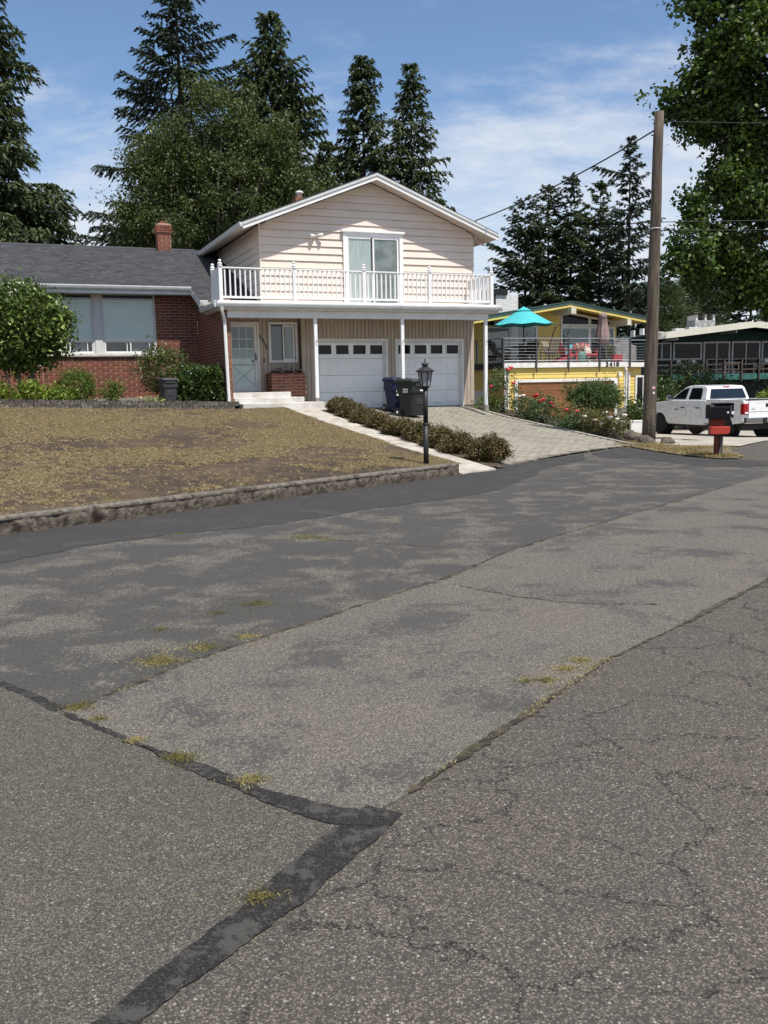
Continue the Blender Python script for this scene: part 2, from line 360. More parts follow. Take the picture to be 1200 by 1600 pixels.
strip('crack', m_crack, [(-.85, 9.75), (-.3, 9.3), (.6, 8.9)], .016, .0065, 28, .02)
# ---------------------------------------------------------------- curb wall
def curb_v(u): return -16.37 + .4413 * (u + 14.73)
m_curb = M('curb_concrete', (.15, .125, .095), .95, (.07, .055, .042), sc=16., bump=1.0, bsc=30, dirt=(.020, .010, .007), dsc=4.2, damt=1.)
m_cap = M('curb_cap', (.19, .165, .132), .95, (.115, .098, .076), sc=14., bump=1., bsc=40, dirt=(.045, .032, .022), dsc=3.5, damt=.85)
cw = empty('retaining_curb', label='low weathered concrete retaining curb along the lawn beside the road', cat='retaining wall')
def curb_mesh(name, mat, prof, u0, u1, rough, seed):
    n = int((u1 - u0) / .035); V = []; F = []; k = len(prof)
    for i in range(n + 1):
        u = u0 + (u1 - u0) * i / n; v = curb_v(u)
        for (dv, z) in prof: V.append((u, v + dv, z))
    P = np.array(V); nz = (vnoise(P, 9, seed) - .5) * rough + (vnoise(P, 28, seed + 1) - .5) * rough * .9; P[:, 1] += nz; P[:, 2] += (vnoise(P, 6, seed + 2) - .5) * rough * .35
    W = np.array([list(house_pt(a, b, c)) for a, b, c in P])
    for i in range(n):
        for j in range(k - 1): F.append((i * k + j, (i + 1) * k + j, (i + 1) * k + j + 1, i * k + j + 1))
    me = np_mesh(name, W, F, mat); o = link(name, me, cw)
    e = MB()
    for q in (0, n):
        ring = [tuple(W[q * k + j]) for j in range(k)]; e.add(ring, [tuple(range(k)) if q else tuple(range(k))[::-1]])
    e.build('curb_end', mat, cw); return o
curb_mesh('curb_face', m_curb, [(.0, -.06), (.0, .03), (-.015, .08), (-.005, .14), (0.01, .175)], -19, -7.28, .038, 3)
curb_mesh('curb_cap', m_cap, [(.0, .165), (-.008, .178), (-.006, .205), (.01, .222), (.16, .225), (.17, .10)], -19, -7.27, .012, 6)
MB().prism([(a, b) for a, b in ((0, -.05), (.17, -.05), (.17, .2), (0, .2))], 0, -7.42, -7.262).build('curb_end', m_curb, cw).matrix_world = Matrix.Translation(house_pt(0, curb_v(-7.34))) @ Matrix.Rotation(HYAW, 4, 'Z')
# ---------------------------------------------------------------- lawn
def zb(u): return 1.04 + np.clip(-8.7 - u, 0, 20) * .034
def lawn_z(u, v):
    vc = curb_v(u) + .1; s = np.clip((v - vc) / (-1.75 - vc), 0, 1)
    return .19 + (zb(u) - .19) * s - .06 * np.sin(PI * s) + (vnoise(np.stack([u, v], 1), .9, 5) - .5) * .05 * np.sin(PI * s)
def uv2w(u, v): return HO.x + HU.x * u + HV.x * v, HO.y + HU.y * u + HV.y * v
m_lawn = None
def lawn_mat():
    m, t, b, o = _nodes('dry_lawn'); v = _coord(t)
    big = _noise(t, v, .55, 5, .6).outputs['Fac']; mid = _noise(t, v, 3.2, 5, .65).outputs['Fac']; fine = _noise(t, v, 38, 4, .7).outputs['Fac']
    f = _math(t, 'ADD', _math(t, 'MULTIPLY', big, .55), _math(t, 'MULTIPLY', mid, .45))
    c = _mix(t, _ramp(t, f, .40, .60), (.046, .028, .017), (.125, .085, .046))
    c = _mix(t, _ramp(t, fine, .35, .7, 0, .75), c, (.035, .022, .012))
    t.links.new(c, b.inputs['Base Color']); b.inputs['Roughness'].default_value = .95
    _bump(t, b, fine, .9, .03); return m
m_lawn = lawn_mat()
def lawn_w(s, v): return None
us = np.linspace(-20, -7.13, 90); ss = np.linspace(0, 1, 70)
U, Sx = np.meshgrid(us, ss); U = U.ravel(); vc = curb_v(U) + .09; Vv = vc + Sx.ravel() * (-1.78 - vc)
# lawn ends at the walk on the right
lz = lawn_z(U, Vv); wx, wy = uv2w(U, Vv); n_, m_ = 70, 90
i = np.arange((n_ - 1) * (m_ - 1)); r_, c_ = i // (m_ - 1), i % (m_ - 1); a_ = r_ * m_ + c_
me = np_mesh('lawn', np.stack([wx, wy, lz], 1), np.stack([a_, a_ + 1, a_ + m_ + 1, a_ + m_], 1), m_lawn)
for p in me.polygons: p.use_smooth = True
lawn = link('lawn', me); tag(lawn, kind='structure')
# dry grass in tufts
N = 54000
gu = RNG.uniform(-16.5, -7.14, N); gs = RNG.uniform(0, 1, N) ** 1.05; gv = curb_v(gu) + .08 + gs * (-1.84 - curb_v(gu) - .08)
Pn = np.stack([gu, gv], 1)
dn = .45 * vnoise(Pn, .55, 2) + .3 * vnoise(Pn, 1.9, 3) + .25 * vnoise(Pn, 7, 4) + .12 * gs + .06 * np.clip((-10 - gu) / 5, 0, 1)
keep = RNG.uniform(0, 1, N) < np.clip((dn - .465) * 7., .04, 1)
gu, gv, dn = gu[keep], gv[keep], dn[keep]; k = 8; tsz = RNG.uniform(.6, 1.5, len(gu))
tu = (gu[:, None] + RNG.normal(0, .035, (len(gu), k)) * tsz[:, None]).ravel(); tv = (gv[:, None] + RNG.normal(0, .035, (len(gu), k)) * tsz[:, None]).ravel()
tu = np.minimum(tu, -7.12); gz = lawn_z(tu, np.maximum(tv, curb_v(tu) + .1)); gx, gy = uv2w(tu, tv); n = len(tu)
D = np.stack([RNG.normal(0, 1., n), RNG.normal(0, 1., n), RNG.uniform(.1, .9, n)], 1)
Vg, Fg = needles(np.stack([gx, gy, gz + .016], 1), D, rdir(n), RNG.uniform(.03, .07, n) * np.repeat(tsz, k) ** .5, RNG.uniform(.006, .011, n))
m_straw = LEAF('dry_grass', (.47, .365, .20), (.13, .092, .046), .2, .45, .8, .5)
tag(link('dry_grass', np_mesh('dry_grass', Vg, Fg, m_straw)), label='dry straw coloured grass on the sloping front lawn', cat='grass', kind='stuff')
# ---------------------------------------------------------------- walk
def walk_z(v): s = np.clip((v + 12.95) / 10.5, 0, 1.2); return .012 + .93 * s - .05 * np.sin(PI * np.clip(s, 0, 1))
m_conc = M('concrete_walk', (.47, .43, .37), .9, (.36, .325, .28), sc=4., bump=.35, bsc=60, dirt=(.17, .145, .11), dsc=2.2, damt=.6)
wk = empty('walkway'); tag(wk, kind='structure')
vs = np.linspace(-12.95, -2.35, 10)
for k in range(9):
    v0, v1 = vs[k] + .006, vs[k + 1] - .006; mb = MB(); ul, ur = -7.10, -6.24
    if k == 0: vl0, vr0 = -12.92, -12.60
    else: vl0 = vr0 = v0
    q = []
    for dz in (-.12, 0):
        for (uu, vv) in ((ul, vl0), (ur, vr0), (ur, v1), (ul, v1)): q.append(house_pt(uu, vv, float(walk_z(vv)) + dz))
    mb.hexa(q).build('slab', m_conc, wk)
q = []
for dz in (-.15, 0):
    for (uu, vv, zz) in ((-8.3, -2.33, .955), (-5.75, -2.33, .95), (-5.75, -1.6, .985), (-8.3, -1.6, 1.0)): q.append(house_pt(uu, vv, zz + dz))
MB().hexa(q).build('slab', m_conc, wk)
# ---------------------------------------------------------------- paved driveway
def drive_z(u, v):
    zL = np.clip(.885 + .0746 * v, -.0, 1); zR = np.clip(.70 + .086 * v, -.0, 1); w = np.clip((u + 5.9) / 5.9, 0, 1.2)
    z = zL * (1 - w) + zR * w; k = np.exp(-(v / 1.0) ** 2) * np.clip((.35 - u) / .8, 0, 1); return z * (1 - k) + .885 * k
def drive_vmin(u): return -11.95 + (u + 5.9) * .585
m_sand = M('paver_sand', (.13, .115, .085), .95, (.08, .08, .05), sc=5.)
US = np.linspace(-6.3, .35, 30); SS = np.linspace(0, 1, 40); U, Sx = np.meshgrid(US, SS); U = U.ravel(); v0 = drive_vmin(U) - .05; Vv = v0 + Sx.ravel() * (0.3 - v0)
z = drive_z(U, Vv) - .018; wx, wy = uv2w(U, Vv); i = np.arange(39 * 29); r_, c_ = i // 29, i % 29; a_ = r_ * 30 + c_
drv = link('driveway', np_mesh('driveway', np.stack([wx, wy, z], 1), np.stack([a_, a_ + 1, a_ + 31, a_ + 30], 1), m_sand)); tag(drv, kind='structure')
m_paver = M('paver', (.285, .252, .208), .9, (.215, .19, .158), sc=9., isl=.14, obj=.14, bump=.4, bsc=70, dirt=(.135, .115, .09), dsc=.8, damt=.45)
pv = []
PL, PW = .245, .165; row = 0; v = -12.2
while v < -.02:
    u = -5.95 + (row % 2) * PL / 2
    while u < .2:
        uc, vcn = u + PL / 2, v + PW / 2
        if vcn > drive_vmin(uc) + .06 and uc < .12 and vcn < -.05: pv.append((uc, vcn))
        u += PL
    v += PW; row += 1
pv = np.array(pv); pz = drive_z(pv[:, 0], pv[:, 1]) + RNG.normal(0, .0025, len(pv))
wxy = np.stack(uv2w(pv[:, 0], pv[:, 1]), 1); order = np.argsort(wxy[:, 1])
hx, hy = PL / 2 - .006, PW / 2 - .006; bx_ = .008
pb = MB().add([(-hx, -hy, -.05), (hx, -hy, -.05), (hx, hy, -.05), (-hx, hy, -.05), (-hx, -hy, -.008), (hx, -hy, -.008), (hx, hy, -.008), (-hx, hy, -.008),
     (-hx + bx_, -hy + bx_, 0), (hx - bx_, -hy + bx_, 0), (hx - bx_, hy - bx_, 0), (-hx + bx_, hy - bx_, 0)],
    [(8, 9, 10, 11), (0, 1, 5, 4), (1, 2, 6, 5), (2, 3, 7, 6), (3, 0, 4, 7), (4, 5, 9, 8), (5, 6, 10, 9), (6, 7, 11, 10), (7, 4, 8, 11)])
pme = pb.mesh('paver', m_paver); base = np.array(pb.v); ca, sa = math.cos(HYAW), math.sin(HYAW)
BV, BF = [], []
for k, j in enumerate(order):
    e = .02; sv = float((drive_z(pv[j:j+1, 0], pv[j:j+1, 1] + e) - drive_z(pv[j:j+1, 0], pv[j:j+1, 1] - e))[0] / (2 * e)); su = float((drive_z(pv[j:j+1, 0] + e, pv[j:j+1, 1]) - drive_z(pv[j:j+1, 0] - e, pv[j:j+1, 1]))[0] / (2 * e))
    Mx = Matrix.Translation((wxy[j, 0], wxy[j, 1], pz[j])) @ Matrix.Rotation(HYAW, 4, 'Z') @ Matrix(((1, 0, 0, 0), (0, 1, 0, 0), (su, sv, 1, 0), (0, 0, 0, 1)))
    if k < 300:
        o = link('paver', pme, drv); o.matrix_world = Mx
    else:
        MM = np.array(Mx); pts = base @ MM[:3, :3].T + MM[:3, 3]; kk = len(BV) * 12; BV.append(pts); BF += [tuple(i + kk for i in f) for f in pb.f]
BVV = np.concatenate(BV)
o = link('paver_field', np_mesh('paver_field', BVV, BF, m_paver), drv); tag(o, kind='stuff')
# edging strip right of the pavers
mb = MB(); m_edge = M('edge_concrete', (.42, .39, .33), .9, (.3, .28, .24), sc=5., bump=.3)
for k in range(14):
    va, vb = -8.4 + k * .6, -8.4 + k * .6 + .59; q = []
    for dz in (-.15, .025):
        for uu, vv in ((.125, va), (.215, va), (.215, vb), (.125, vb)): q.append(house_pt(uu, vv, float(drive_z(np.array([.1]), np.array([vv]))[0]) + dz))
    if vb < -.15: MB().hexa(q).build('edging', m_edge, drv)
# ---------------------------------------------------------------- beds and neighbour ground
m_bed = M('bed_soil', (.075, .052, .032), .95, (.045, .034, .022), sc=4., bump=.8, bsc=18)
def uvsheet(name, mat, us, vs, zf, kind='structure'):
    U, V = np.meshgrid(us, vs); u, v = U.ravel(), V.ravel(); x, y = uv2w(u, v); n, m = len(vs), len(us); i = np.arange((n - 1) * (m - 1)); r, c = i // (m - 1), i % (m - 1); a = r * m + c
    me = np_mesh(name, np.stack([x, y, zf(u, v)], 1), np.stack([a, a + 1, a + m + 1, a + m], 1), mat); o = link(name, me); tag(o, kind=kind); return o
uvsheet('garden_bed', m_bed, np.linspace(-22, -8.5, 40), np.linspace(-1.75, 2.5, 12), lambda u, v: zb(u) + .12 + (vnoise(np.stack([u, v], 1), 2, 7) - .5) * .06)
def rose_z(u, v): return np.clip(drive_z(np.minimum(u, .1), v) - np.clip(u - .2, 0, 5) * .12, -.12, 1) + (vnoise(np.stack([u, v], 1), 2, 9) - .5) * .05
uvsheet('rose_bed', m_bed, np.linspace(.2, 3.8, 20), np.linspace(-8.2, 4, 50), rose_z)
uvsheet('hedge_bed', m_bed, np.linspace(-6.25, -5.86, 8), np.linspace(-12.35, -2.2, 50), lambda u, v: walk_z(v) - .01 + (vnoise(np.stack([u, v], 1), 3, 9) - .5) * .03)
m_ndrive = M('concrete_drive', (.40, .365, .30), .9, (.32, .29, .24), sc=1.2, bump=.25, bsc=50, dirt=(.2, .17, .13), dsc=.9, damt=.5)
def strip_grid(name, mat, poly, dz, step=.8):   # polygon filled by ruled rows between two edge chains
    A, B = poly; n = 14; V = []; F = []
    def samp(ch, t):
        t *= len(ch) - 1; i = min(int(t), len(ch) - 2); f = t - i; return ch[i][0] + (ch[i + 1][0] - ch[i][0]) * f, ch[i][1] + (ch[i + 1][1] - ch[i][1]) * f
    for i in range(n + 1):
        a, b = samp(A, i / n), samp(B, i / n)
        for j in range(n + 1):
            x, y = a[0] + (b[0] - a[0]) * j / n, a[1] + (b[1] - a[1]) * j / n; V.append((x, y, zr(x, y) + dz))
    for i in range(n):
        for j in range(n): k = i * (n + 1) + j; F.append((k, k + 1, k + n + 2, k + n + 1))
    me = np_mesh(name, V, F, mat); o = link(name, me); tag(o, kind='structure'); return o
strip_grid('neighbour_driveway', m_ndrive, ([(6.6, 22.6), (6.9, 25.), (6.9, 29), (6.0, 34), (5.6, 39)], [(8.7, 22.2), (11.2, 26.6), (14.5, 31.4), (18, 36), (17, 42)]), .022)
m_verge = M('verge_litter', (.20, .155, .085), .95, (.10, .075, .045), sc=6., bump=.9, bsc=25, dirt=(.05, .035, .02), dsc=4.)
sheet('verge', m_verge, ragged([(6.15, 20.9), (6.3, 19.5), (6.75, 18.35), (7.1, 18.2), (7.5, 18.9), (7.75, 20.2), (8.5, 22.2), (7.4, 22.5), (6.85, 24.5), (6.6, 27), (5.4, 26), (5.9, 23.2)], .12, .05, 41), .03)
# ================================================================== MAIN HOUSE  (local axes: x along the front, y back, z up)
H = empty('house', HO, HYAW, 'split level house with beige gable over two garage doors and a red brick wing', 'house')
m_white = M('white_paint', (.80, .79, .77), .45, (.74, .73, .71), sc=2., spec=.4)
m_trim = M('trim_paint', (.74, .72, .68), .5, (.66, .64, .60), sc=3.)
m_side = M('siding_paint', (.70, .595, .515), .6, (.645, .545, .47), sc=1.2, obj=.025, stretch=(1, 1, 6), bump=.08, bsc=30, dirt=(.56, .46, .40), dsc=1.3, damt=.35)
m_vert = M('vertical_siding_paint', (.44, .355, .285), .65, (.37, .30, .24), sc=2., obj=.07, stretch=(6, 6, 1), bump=.12, bsc=20)
m_groove = M('siding_groove', (.20, .15, .12), .8)
m_brick = M('brick', (.215, .068, .046), .85, (.160, .050, .036), sc=14., isl=.2, obj=.2, bump=.5, bsc=60)
m_mortar = M('mortar', (.50, .38, .31), .95, (.42, .31, .25), sc=20., bump=.3)
m_shingle = M('shingle', (.058, .058, .062), .9, (.040, .040, .043), sc=30., isl=.28, bump=.4, bsc=120)
m_gutter = M('gutter_metal', (.62, .62, .60), .35, (.54, .54, .52), sc=3., metal=.0, spec=.5)
m_glass = GLASS('window_glass', (.95, .975, .965), .05)
m_dark = M('dark_interior', (.012, .012, .013), .6)
m_darkglass = M('dark_glass', (.010, .011, .012), .05, spec=.22)
m_blind = M('window_blind', (.64, .72, .685), .8, (.60, .68, .645), sc=1.5, stretch=(1, 1, 3))
m_sheer = M('curtain', (.80, .82, .79), .85, (.55, .58, .56), sc=9., stretch=(9, 9, .2))
m_metal = M('dark_metal', (.03, .03, .032), .45, spec=.5)
m_found = M('foundation', (.30, .27, .23), .95, (.19, .17, .14), sc=5., bump=.4)
m_door = M('door_paint', (.74, .74, .71), .4, (.68, .68, .65), sc=2.)
m_gdoor = M('garage_door_paint', (.87, .86, .83), .45, (.83, .825, .795), sc=1.5, dirt=(.68, .70, .69), dsc=.9, damt=.4)
RU, RZ, RS = -3.61, 8.06, .388                       # gable ridge, height, slope
def roof_top(u): return RZ - RS * abs(u - RU)
# ---- gable storey
gw = MB().prism([(-7.19, 4.06), (-.01, 4.06), (-.01, 6.45), (RU, 7.84), (-7.19, 6.45)], 1, .012, 9.3).build('gable_wall', m_side, H)
def ul(z): return -7.2 if z < 6.47 else RU - (7.86 - z) / RS
def ur(z): return -.0 if z < 6.47 else RU + (7.86 - z) / RS
z = 4.04
EX = .2262; zs = 6.314 - EX * 10
for k in range(18):
    z0 = zs + k * EX; z1 = z0 + EX + .012
    if z1 > 7.85: z1 = 7.85
    if ur(z0) - ul(z0) < .3: break
    zg_ = z0 + .016; a0, b0, a1, b1 = ul(zg_), ur(zg_), ul(z1), ur(z1)
    mb = MB().hexa([(a0, -.046, zg_), (b0, -.046, zg_), (b0, .01, zg_), (a0, .01, zg_), (a1, -.010, z1 - .012), (b1, -.010, z1 - .012), (b1, .01, z1 - .012), (a1, .01, z1 - .012)])
    mb.build('siding_board', m_side, gw)
    if z1 < 6.5:   # left side wall
        MB().hexa([(-7.232, -.02, zg_), (-7.19, -.02, zg_), (-7.19, 8, zg_), (-7.232, 8, zg_), (-7.200, -.02, z1), (-7.19, -.02, z1), (-7.19, 8, z1), (-7.200, 8, z1)]).build('siding_board', m_side, gw)
MB().box(-7.236, -7.19, -.050, -.02, 4.05, 6.47).build('corner_board', m_side, gw)
# sliding door with trim
sd = empty('balcony_slider', parent=H)
def frame4(mb, x0, x1, z0, z1, w, y0, y1, bottom=True):
    mb.box(x0, x0 + w, y0, y1, z0, z1); mb.box(x1 - w, x1, y0, y1, z0, z1); mb.box(x0 + w, x1 - w, y0 + .001, y1, z1 - w, z1)
    if bottom: mb.box(x0 + w, x1 - w, y0 + .001, y1, z0, z0 + w)
    return mb
frame4(MB(), -4.58, -2.56, 4.06, 6.33, .125, -.100, -.045).build('frame', m_white, sd, bevel=.006)
MB().box(-4.64, -2.52, -.165, -.045, 6.335, 6.40).build('head_cap', m_white, sd, bevel=.008)
MB().box(-4.60, -2.54, -.115, -.045, 6.33, 6.337).build('frame', m_white, sd)
box('curtain', m_sheer, sd, -4.455, -3.62, -.053, -.0475, 4.1, 6.2)
box('interior', M('room_grey', (.36, .38, .36), .7, (.20, .22, .205), sc=2.5), sd, -3.62, -2.685, -.053, -.0475, 4.1, 6.2)
frame4(MB(), -4.455, -3.60, 4.08, 6.205, .05, -.085, -.056).build('sash', m_white, sd)
frame4(MB(), -3.60, -2.72, 4.08, 6.205, .05, -.081, -.056).build('sash', m_white, sd)
box('stile', m_metal, sd, -3.655, -3.605, -.090, -.0855, 4.1, 6.2)
box('handle', m_metal, sd, -3.64, -3.61, -.115, -.09, 4.95, 5.12)
box('pane', m_glass, sd, -4.41, -3.66, -.075, -.071, 4.12, 6.16); box('pane', m_glass, sd, -3.55, -2.77, -.073, -.069, 4.12, 6.16)
# twin floodlight
fl = empty('floodlight', parent=H)
MB().lathe([(.01, -.036), (.055, -.04), (.055, -.07), (.02, -.085)], 14, (-5.46, 0, 6.20), 1).build('base_plate', m_trim, fl, True)
for s in (-1, 1):
    p0, p1 = Vector((-5.46, -.07, 6.2)), Vector((-5.46 + s * .16, -.17, 6.17 + .02 * s)); d = (p1 - p0).normalized()
    MB().tube([p0, p0 + d * .05, p0 + d * .09, p1, p1 + d * .03], [.015, .018, .04, .062, .066], 12).build('lamp_head', m_trim, fl, True)
# ---- gable roof
m_soffit = M('soffit_paint', (.50, .42, .365), .7)
rf = None
EL, ER, VF, VB = -7.84, .62, -.56, 9.9
def slab(uA, uB, dz0, dz1, v0, v1):
    mb = MB(); return mb.hexa([(uA, v0, roof_top(uA) + dz0), (uB, v0, roof_top(uB) + dz0), (uB, v1, roof_top(uB) + dz0), (uA, v1, roof_top(uA) + dz0),
                               (uA, v0, roof_top(uA) + dz1), (uB, v0, roof_top(uB) + dz1), (uB, v1, roof_top(uB) + dz1), (uA, v1, roof_top(uA) + dz1)])
rf = slab(EL, RU, -.17, -.03, VF + .02, VB).build('gable_roof', m_soffit, H)
slab(RU, ER, -.17, -.03, VF + .02, VB).build('roof_deck', m_soffit, rf)
for a, b in ((EL, RU), (RU, ER)):
    slab(a, b, -.030, .012, VF - .02, VB + .02).build('shingle_course', m_shingle, rf)
    slab(a, b, -.215, -.065, VF - .03, VF + .02).build('rake_board', m_white, rf)
    slab(a, b, -.095, -.030, VF - .06, VF - .028).build('rake_trim', m_gutter, rf)
for k in range(3):
    v = .35 + k * 1.1
    slab(.03, ER - .03, -.25, -.172, v, v + .09).build('rafter_tail', m_side, rf)
def gutter(name, x0, x1, y0, y1, zt, par, along='x', side=-1):
    prof = [(0, 0), (.02, 0), (.10, -.0), (.115, .012), (.115, -.02), (.095, -.075), (.07, -.115), (0, -.115)]
    if along == 'x': pr = [(y0 + side * a, zt + b) for a, b in prof]; return MB().prism(pr, 0, x0, x1).build(name, m_gutter, par)
    pr = [(x0 + side * a, zt + b) for a, b in prof]; return MB().prism(pr, 1, y0, y1).build(name, m_gutter, par)
gutter('gutter', EL + .01, 0, VF - .02, VB, roof_top(EL) - .03, rf, 'y', -1)
gutter('gutter', ER - .01, 0, VF - .02, VB, roof_top(ER) - .03, rf, 'y', 1)
fc = MB().box(-4.05, -3.55, 6.4, 6.9, 7.7, 8.62).build('flue_chimney', m_brick, rf)
MB().lathe([(.10, 8.62), (.10, 8.80), (.15, 8.81), (.15, 8.86), (.09, 8.90)], 12, (-3.83, 6.62, 0)).build('flue_cap', m_trim, fc, True)
MB().lathe([(.07, 7.9), (.07, 8.02), (.0, 8.05)], 10, (-1.15, 2.2, -.85)).build('vent_pipe', m_metal, rf, True)
# ---- lower storey (garage + entry)
lw = box('garage_wall', m_groove, H, -6.0, -5.53, .015, .3, .70, 3.78)
box('wall_core', m_groove, lw, -3.155, -2.83, .015, .3, .70, 3.78); box('wall_core', m_groove, lw, -.43, .0, .015, .3, .60, 3.78)
box('wall_core', m_groove, lw, -5.53, -3.155, .015, .3, 3.0, 3.78); box('wall_core', m_groove, lw, -2.83, -.43, .015, .3, 3.0, 3.78)
box('wall_core', m_vert, lw, -.015, .0, .3, 9.3, .4, 4.05)
BW = .126
def boards(u0, u1, z0, z1, yf, par, w=BW):
    n = max(1, round((u1 - u0) / w)); w = (u1 - u0) / n
    for k in range(n):
        MB().box(u0 + k * w + .008, u0 + (k + 1) * w - .008, yf, yf + .02, z0, z1).build('siding_plank', m_vert, par)
boards(-6.0, -5.57, 1.16, 3.78, -.004, lw); boards(-5.57, -3.115, 3.01, 3.78, -.004, lw); boards(-3.115, -2.87, .93, 3.78, -.004, lw)
boards(-2.87, -.395, 3.01, 3.78, -.004, lw); boards(-.395, 0.01, .92, 3.78, -.004, lw)
box('foundation', m_found, lw, -6.01, -5.56, -.03, .012, .8, 1.155)
gme = {}
def garage_door(u0, u1):
    g = empty('garage_door', (u0, .10, .90), parent=H); w = u1 - u0; hh = 2.10 / 4
    for r in range(4):
        s = MB().box(.0, w, 0, .045, r * hh + .004, (r + 1) * hh - .004).build('section', m_gdoor, g, bevel=.004)
        n = 4; cw_ = w / n
        for c in range(n):
            x0, x1 = c * cw_ + .075, (c + 1) * cw_ - .075
            if r < 3:
                za, zb_ = r * hh + .10, (r + 1) * hh - .10
                MB().hexa([(x0, -.001, za), (x1, -.001, za), (x1, .01, za), (x0, .01, za), (x0, -.001, zb_), (x1, -.001, zb_), (x1, .01, zb_), (x0, .01, zb_)])
                mb = MB(); d = .03
                mb.add([(x0, -.002, za), (x1, -.002, za), (x1, -.002, zb_), (x0, -.002, zb_), (x0 + d, -.016, za + d), (x1 - d, -.016, za + d), (x1 - d, -.016, zb_ - d), (x0 + d, -.016, zb_ - d)],
                       [(0, 1, 5, 4), (1, 2, 6, 5), (2, 3, 7, 6), (3, 0, 4, 7), (4, 5, 6, 7)]); mb.build('raised_panel', m_gdoor, s)
            else:
                za, zb_ = r * hh + .135, (r + 1) * hh - .105
                frame4(MB(), x0 - .03, x1 + .03, za - .03, zb_ + .03, .032, -.02, .0).build('window_frame', m_gdoor, s)
                box('pane', m_darkglass, s, x0, x1, -.008, -.002, za, zb_)
    box('bottom_seal', m_metal, g, 0, w, .0, .04, -.02, .003)
    t = MB(); a, b = -.075, w + .075
    t.box(a, a + .075, -.135, -.09, -.02 if u0 > -4 else .0, 2.115); t.box(b - .075, b, -.135, -.09, -.02, 2.115); t.box(a, b, -.137, -.09, 2.115, 2.19)
    t.build('door_trim', m_trim, g, bevel=.004)
    j = MB(); j.box(-.005, .04, -.09, .0, -.02, 2.11); j.box(w - .04, w + .005, -.09, .0, -.02, 2.11); j.box(.04, w - .04, -.09, .0, 2.07, 2.11); j.build('jamb', m_trim, g)
    box('garage_back', m_dark, g, -.1, w + .1, .05, .06, -.05, 2.2)
    return g
garage_door(-5.50, -3.19); garage_door(-2.79, -.47)
# entry recess
ew = box('entry_wall', m_groove, H, -8.5, -7.28, .27, .4, 3.60, 3.78)
box('wall_core', m_groove, ew, -7.28, -6.0, .27, .4, 1.3, 3.78)
boards(-8.5, -7.28, 3.605, 3.78, .25, ew); boards(-7.28, -6.0, 1.44, 3.78, .25, ew)
MB().box(-6.0, -5.98, .0, .27, 1.1, 3.78).build('wall_return', m_vert, ew)
dr = empty('entry_door', parent=H)
DX0, DX1, DZ0, DZ1 = -8.27, -7.28, 1.485, 3.60
frame4(MB(), DX0 - .0, DX1, DZ0, DZ1, .06, .20, .27, False).build('door_frame', m_trim, dr, bevel=.004)
box('door_slab', m_door, dr, DX0 + .06, DX1 - .06, .30, .33, DZ0, DZ1 - .06)
frame4(MB(), DX0 + .062, DX1 - .062, DZ0 + .01, DZ1 - .065, .085, .235, .262).build('storm_frame', m_trim, dr, bevel=.003)
x0, x1 = DX0 + .15, DX1 - .15
box('kick_panel', m_door, dr, x0, x1, .243, .255, DZ0 + .095, DZ0 + .17)
lz0, lz1, lz2 = DZ0 + .17, DZ0 + 1.02, DZ1 - .155
xb = MB(); xb.bar((x0 + .03, .288, lz0 + .05), (x1 - .04, .288, lz0 + .60), .02, .02); xb.bar((x0 + .03, .2885, lz0 + .60), (x1 - .04, .2885, lz0 + .05), .02, .02); xb.box(x0, x1, .28, .298, lz0 + .64, lz0 + .68); xb.build('cross_buck', M('cross_buck_grey', (.30, .31, .30), .6), dr)
m_storm = M('storm_lower', (.84, .85, .82), .35, (.70, .72, .70), sc=2.2)
box('lower_panel', m_storm, dr, x0, x1, .292, .299, lz0, lz1)
gw3 = (x1 - x0) / 3
for r, (za, zb_) in enumerate(((lz1, lz1 + .28), (lz1 + .31, lz1 + .58), (lz1 + .60, lz2))):
    for c in range(3):
        box('pane', M('grey_glass', (.16, .18, .18), .08, spec=.8) if r == 0 else m_darkglass, dr, x0 + c * gw3 + .012, x0 + (c + 1) * gw3 - .012, .286, .292, za + .01, zb_ - .005)
mu = MB()
for c in (1, 2): mu.box(x0 + c * gw3 - .012, x0 + c * gw3 + .012, .270, .286, lz1, lz2)
for zz in (lz1 + .295, lz1 + .59): mu.box(x0, x1, .2705, .286, zz - .012, zz + .012)
mu.build('muntin', m_trim, dr)
box('storm_glass', GLASS('storm_glass', (.9, .94, .93), .05), dr, x0, x1, .247, .250, lz0, lz2)
MB().box(DX1 - .135, DX1 - .10, .20, .235, 2.45, 2.66).build('handle', m_metal, dr, bevel=.006)
MB().lathe([(.0, .215), (.03, .22), (.032, .25), (.015, .29)], 12, (x1 - .06, 0, 2.42), 1).build('door_knob', M('brass', (.3, .27, .2), .3, metal=.8), dr, True)
box('threshold', m_found, dr, DX0, DX1, .15, .27, DZ0 - .025, DZ0 + .0)
# entry window
wn_ = empty('entry_window', parent=H); X0, X1, Z0, Z1 = -6.98, -6.06, 2.37, 3.60
frame4(MB(), X0, X1, Z0, Z1, .07, .19, .25).build('frame', m_trim, wn_, bevel=.004)
box('interior', m_dark, wn_, X0 + .07, X0 + .47, .242, .248, Z0 + .07, Z1 - .07); box('curtain', M('screen_grey', (.19, .20, .20), .8, (.15, .16, .16), sc=3), wn_, X0 + .47, X1 - .07, .242, .248, Z0 + .07, Z1 - .07)
frame4(MB(), X0 + .45, X1 - .10, Z0 + .07, Z1 - .09, .045, .205, .24).build('sash', m_trim, wn_)
box('pane', m_glass, wn_, X0 + .07, X0 + .45, .225, .228, Z0 + .07, Z1 - .07); box('pane', m_glass, wn_, X0 + .495, X1 - .145, .220, .223, Z0 + .11, Z1 - .13)
